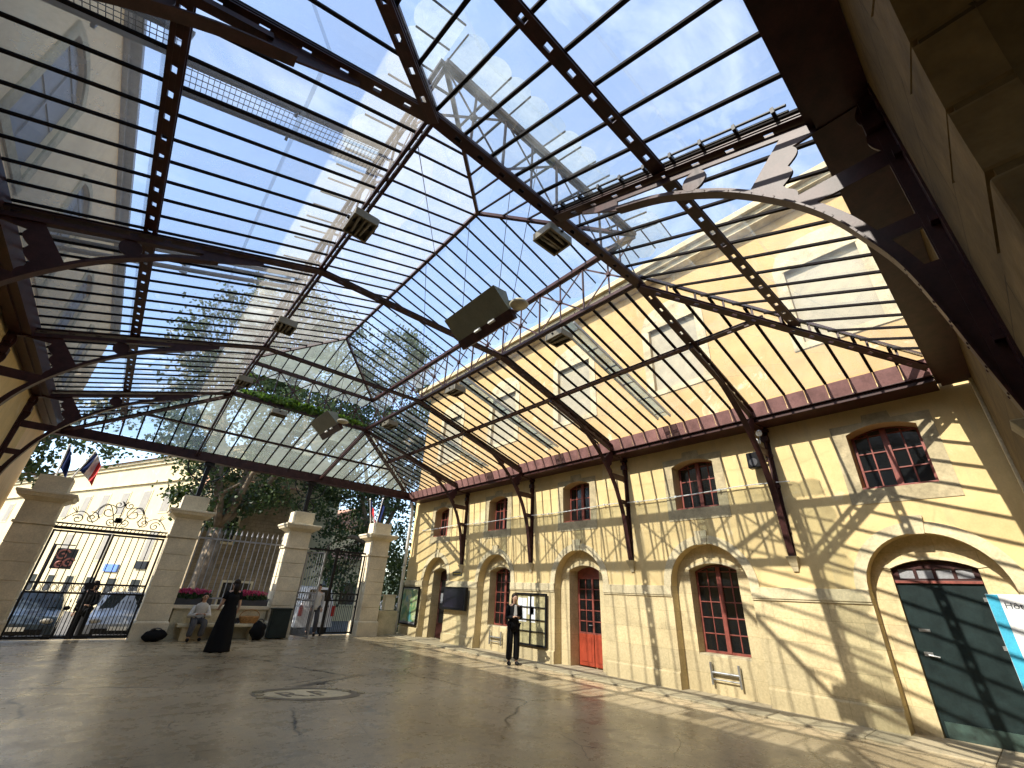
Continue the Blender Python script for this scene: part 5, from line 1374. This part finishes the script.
# low hills closing the view
mb = MB(); n_ = 72; vs = []; fs = []
for i in range(n_):
    a = 2 * math.pi * i / n_
    for rr, zz in ((150, -.5), (190, 6 + 3 * math.sin(a * 5) + 2 * math.sin(a * 11)), (260, 12 + 5 * math.sin(a * 3 + 1)), (390, -1.)): vs.append((rr * math.cos(a), rr * math.sin(a), zz))
for i in range(n_):
    j = (i + 1) % n_
    for k in range(3): fs.append((i * 4 + k, j * 4 + k, j * 4 + k + 1, i * 4 + k + 1))
mb.add(vs, fs); tag(mb.build('hills', mottled('scrub_hills', (.07, .085, .04), .4, .05, .9, 0, .6, .2), smooth=True), 'low wooded hills round the town', None, None, 'structure')
hd = thing('laurel_hedge', 'dark leafy hedge beyond the low wall end at the corner of the ochre building', 'hedge', (10.6, 20.6, -.36))
leaves(4200, (10.8, 20.9, 1.6), (1.5, .9, 2.6), .14, 31).build('foliage', M['leaf'], hd, recalc=False)
mb = MB()
for q in range(4): mb.tube([(9.9 + q * .5, 20.7, -.36), (9.95 + q * .5, 20.7, 1.4)], .05, 6)
mb.build('stems', M['bark'], hd)
# plane trees
def tree(lab, base, H, crown_c, crown_r, nclus, seed, lean=(0, 0), per=125, leaf=.16):
    rnd = random.Random(seed); t = thing('plane_tree', lab, 'tree', base, 0, 'plane trees beyond the gates'); b = V(base)
    cc = V(crown_c)
    cl = []
    while len(cl) < nclus:
        p = V((rnd.uniform(-1, 1), rnd.uniform(-1, 1), rnd.uniform(-1, 1)))
        if .25 < p.length < 1: cl.append(cc + V((p.x * crown_r[0], p.y * crown_r[1], p.z * crown_r[2])) * 1)
    mb = MB(); fork = b.lerp(V((cc.x, cc.y, b.z)), .25) + V((0, 0, H * .27))
    mb.tube([b, b.lerp(fork, .5) + V((.08, .05, 0)), fork], [.36, .29, .26], 12)
    limbs = []
    for k in range(8):
        a = k * 2.4 + rnd.random(); q = cc + V((math.cos(a) * crown_r[0] * .6, math.sin(a) * crown_r[1] * .6, crown_r[2] * rnd.uniform(-.75, .6)))
        m = fork.lerp(q, .5) + V((rnd.uniform(-.4, .4), rnd.uniform(-.4, .4), .5)); 
        pts = [fork, fork.lerp(m, .5) + V((rnd.uniform(-.15, .15), rnd.uniform(-.15, .15), .1)), m, m.lerp(q, .5) + V((rnd.uniform(-.3, .3), rnd.uniform(-.3, .3), .1)), q]; mb.tube(pts, [.17, .13, .10, .07, .03], 8); limbs += pts[1:]
    for c in cl:
        l = min(limbs, key=lambda p: (p - c).length); m = l.lerp(c, .5) + V((rnd.uniform(-.2, .2), rnd.uniform(-.2, .2), -.1)); mb.tube([l, m, c], [.04, .025, .01], 5)
    mb.build('trunk', M['bark'], t, smooth=True)
    mb = MB()
    for c in cl:
        r_ = rnd.uniform(.5, .98)
        for _ in range(per):
            p = V((rnd.gauss(0, .5), rnd.gauss(0, .5), rnd.gauss(0, .34))) * r_; leafquad(mb, c + p, leaf * rnd.uniform(.7, 1.4), rnd)
    mb.build('crown', M['leaf'], t, recalc=False)
_ = tree('tall plane tree with a broad dark crown behind the spiked railing', (2.95, 22.6, -.36), 15, (3.9, 24.0, 10.6), (4.9, 4.2, 7.2), 300, 5)
tree('plane tree with sunlit leaves beyond the side gate', (11.2, 24.4, -.36), 15, (11.2, 25.2, 9.6), (4.4, 4.0, 8.6), 230, 8)
tree('spreading plane tree whose bare boughs reach over the left gate pillar', (-6.4, 22.5, -.36), 13, (-4.4, 22.4, 6.4), (3.4, 2.6, 2.4), 60, 12)


# ------------------------------------------------------------------ light, sky, camera
SUN = V((-1., .065, .90)).normalized()
sl = D.lights.new('sun', 'SUN'); sl.energy = 3.0; sl.angle = R(.42); sl.color = (1., .93, .82)
so = D.objects.new('sun', sl); COL.objects.link(so)
so.rotation_euler = (-SUN).to_track_quat('-Z', 'Y').to_euler(); so.location = SUN * 60
w = D.worlds.new('World'); scene.world = w; w.use_nodes = True; nt = w.node_tree
bg = nt.nodes['Background']; sky = nt.nodes.new('ShaderNodeTexSky'); sky.sky_type = 'NISHITA'; sky.sun_disc = False
sky.sun_elevation = math.asin(SUN.z); sky.sun_rotation = math.atan2(SUN.x, SUN.y)
sky.air_density = 1.0; sky.dust_density = 1.0; sky.ozone_density = 2.4
tc = nt.nodes.new('ShaderNodeTexCoord'); mp = nt.nodes.new('ShaderNodeMapping'); mp.inputs['Scale'].default_value = (1.2, 2.6, 2.2)
mp.inputs['Rotation'].default_value = (0, 0, .5)
lnk(nt, tc.outputs['Generated'], mp.inputs['Vector'])
n1 = noise(nt, 2.3, 12, .62, mp.outputs[0], .6)
cl = fr(nt, n1, .50, .86, .10, .72)
lnk(nt, mixc(nt, cl, sky.outputs['Color'], (3.6, 3.9, 4.3)), bg.inputs['Color'])
bg.inputs['Strength'].default_value = .15

cam = D.cameras.new('camera'); co = D.objects.new('camera', cam); COL.objects.link(co); scene.camera = co
F_PX, YAW, PITCH, ROLL = 424.016, R(40.38578), R(26.35148), R(2.83513)
cam.sensor_fit = 'HORIZONTAL'; cam.sensor_width = 36; cam.lens = 36 * F_PX / 1024; cam.clip_start = .02; cam.clip_end = 2000
sa, ca, sb, cb = math.sin(YAW), math.cos(YAW), math.sin(PITCH), math.cos(PITCH)
fwd = V((sa * cb, ca * cb, sb)); rt = V((ca, -sa, 0)); upv = V((-sa * sb, -ca * sb, cb))
r2 = rt * math.cos(ROLL) + upv * math.sin(ROLL); u2 = -rt * math.sin(ROLL) + upv * math.cos(ROLL)
co.matrix_world = Matrix(((r2.x, u2.x, -fwd.x, 0), (r2.y, u2.y, -fwd.y, 0), (r2.z, u2.z, -fwd.z, 1.7), (0, 0, 0, 1)))
scene.view_settings.view_transform = 'Standard'; scene.view_settings.look = 'None'
scene.view_settings.exposure = 1.65; scene.view_settings.gamma = 1
scene.render.engine = 'CYCLES'
cy = scene.cycles
cy.use_denoising = True
try: cy.denoiser = 'OPENIMAGEDENOISE'
except Exception: pass
cy.max_bounces = 8; cy.diffuse_bounces = 4; cy.glossy_bounces = 3; cy.transmission_bounces = 4; cy.transparent_max_bounces = 24
cy.sample_clamp_indirect = 6
cy.caustics_reflective = False; cy.caustics_refractive = False
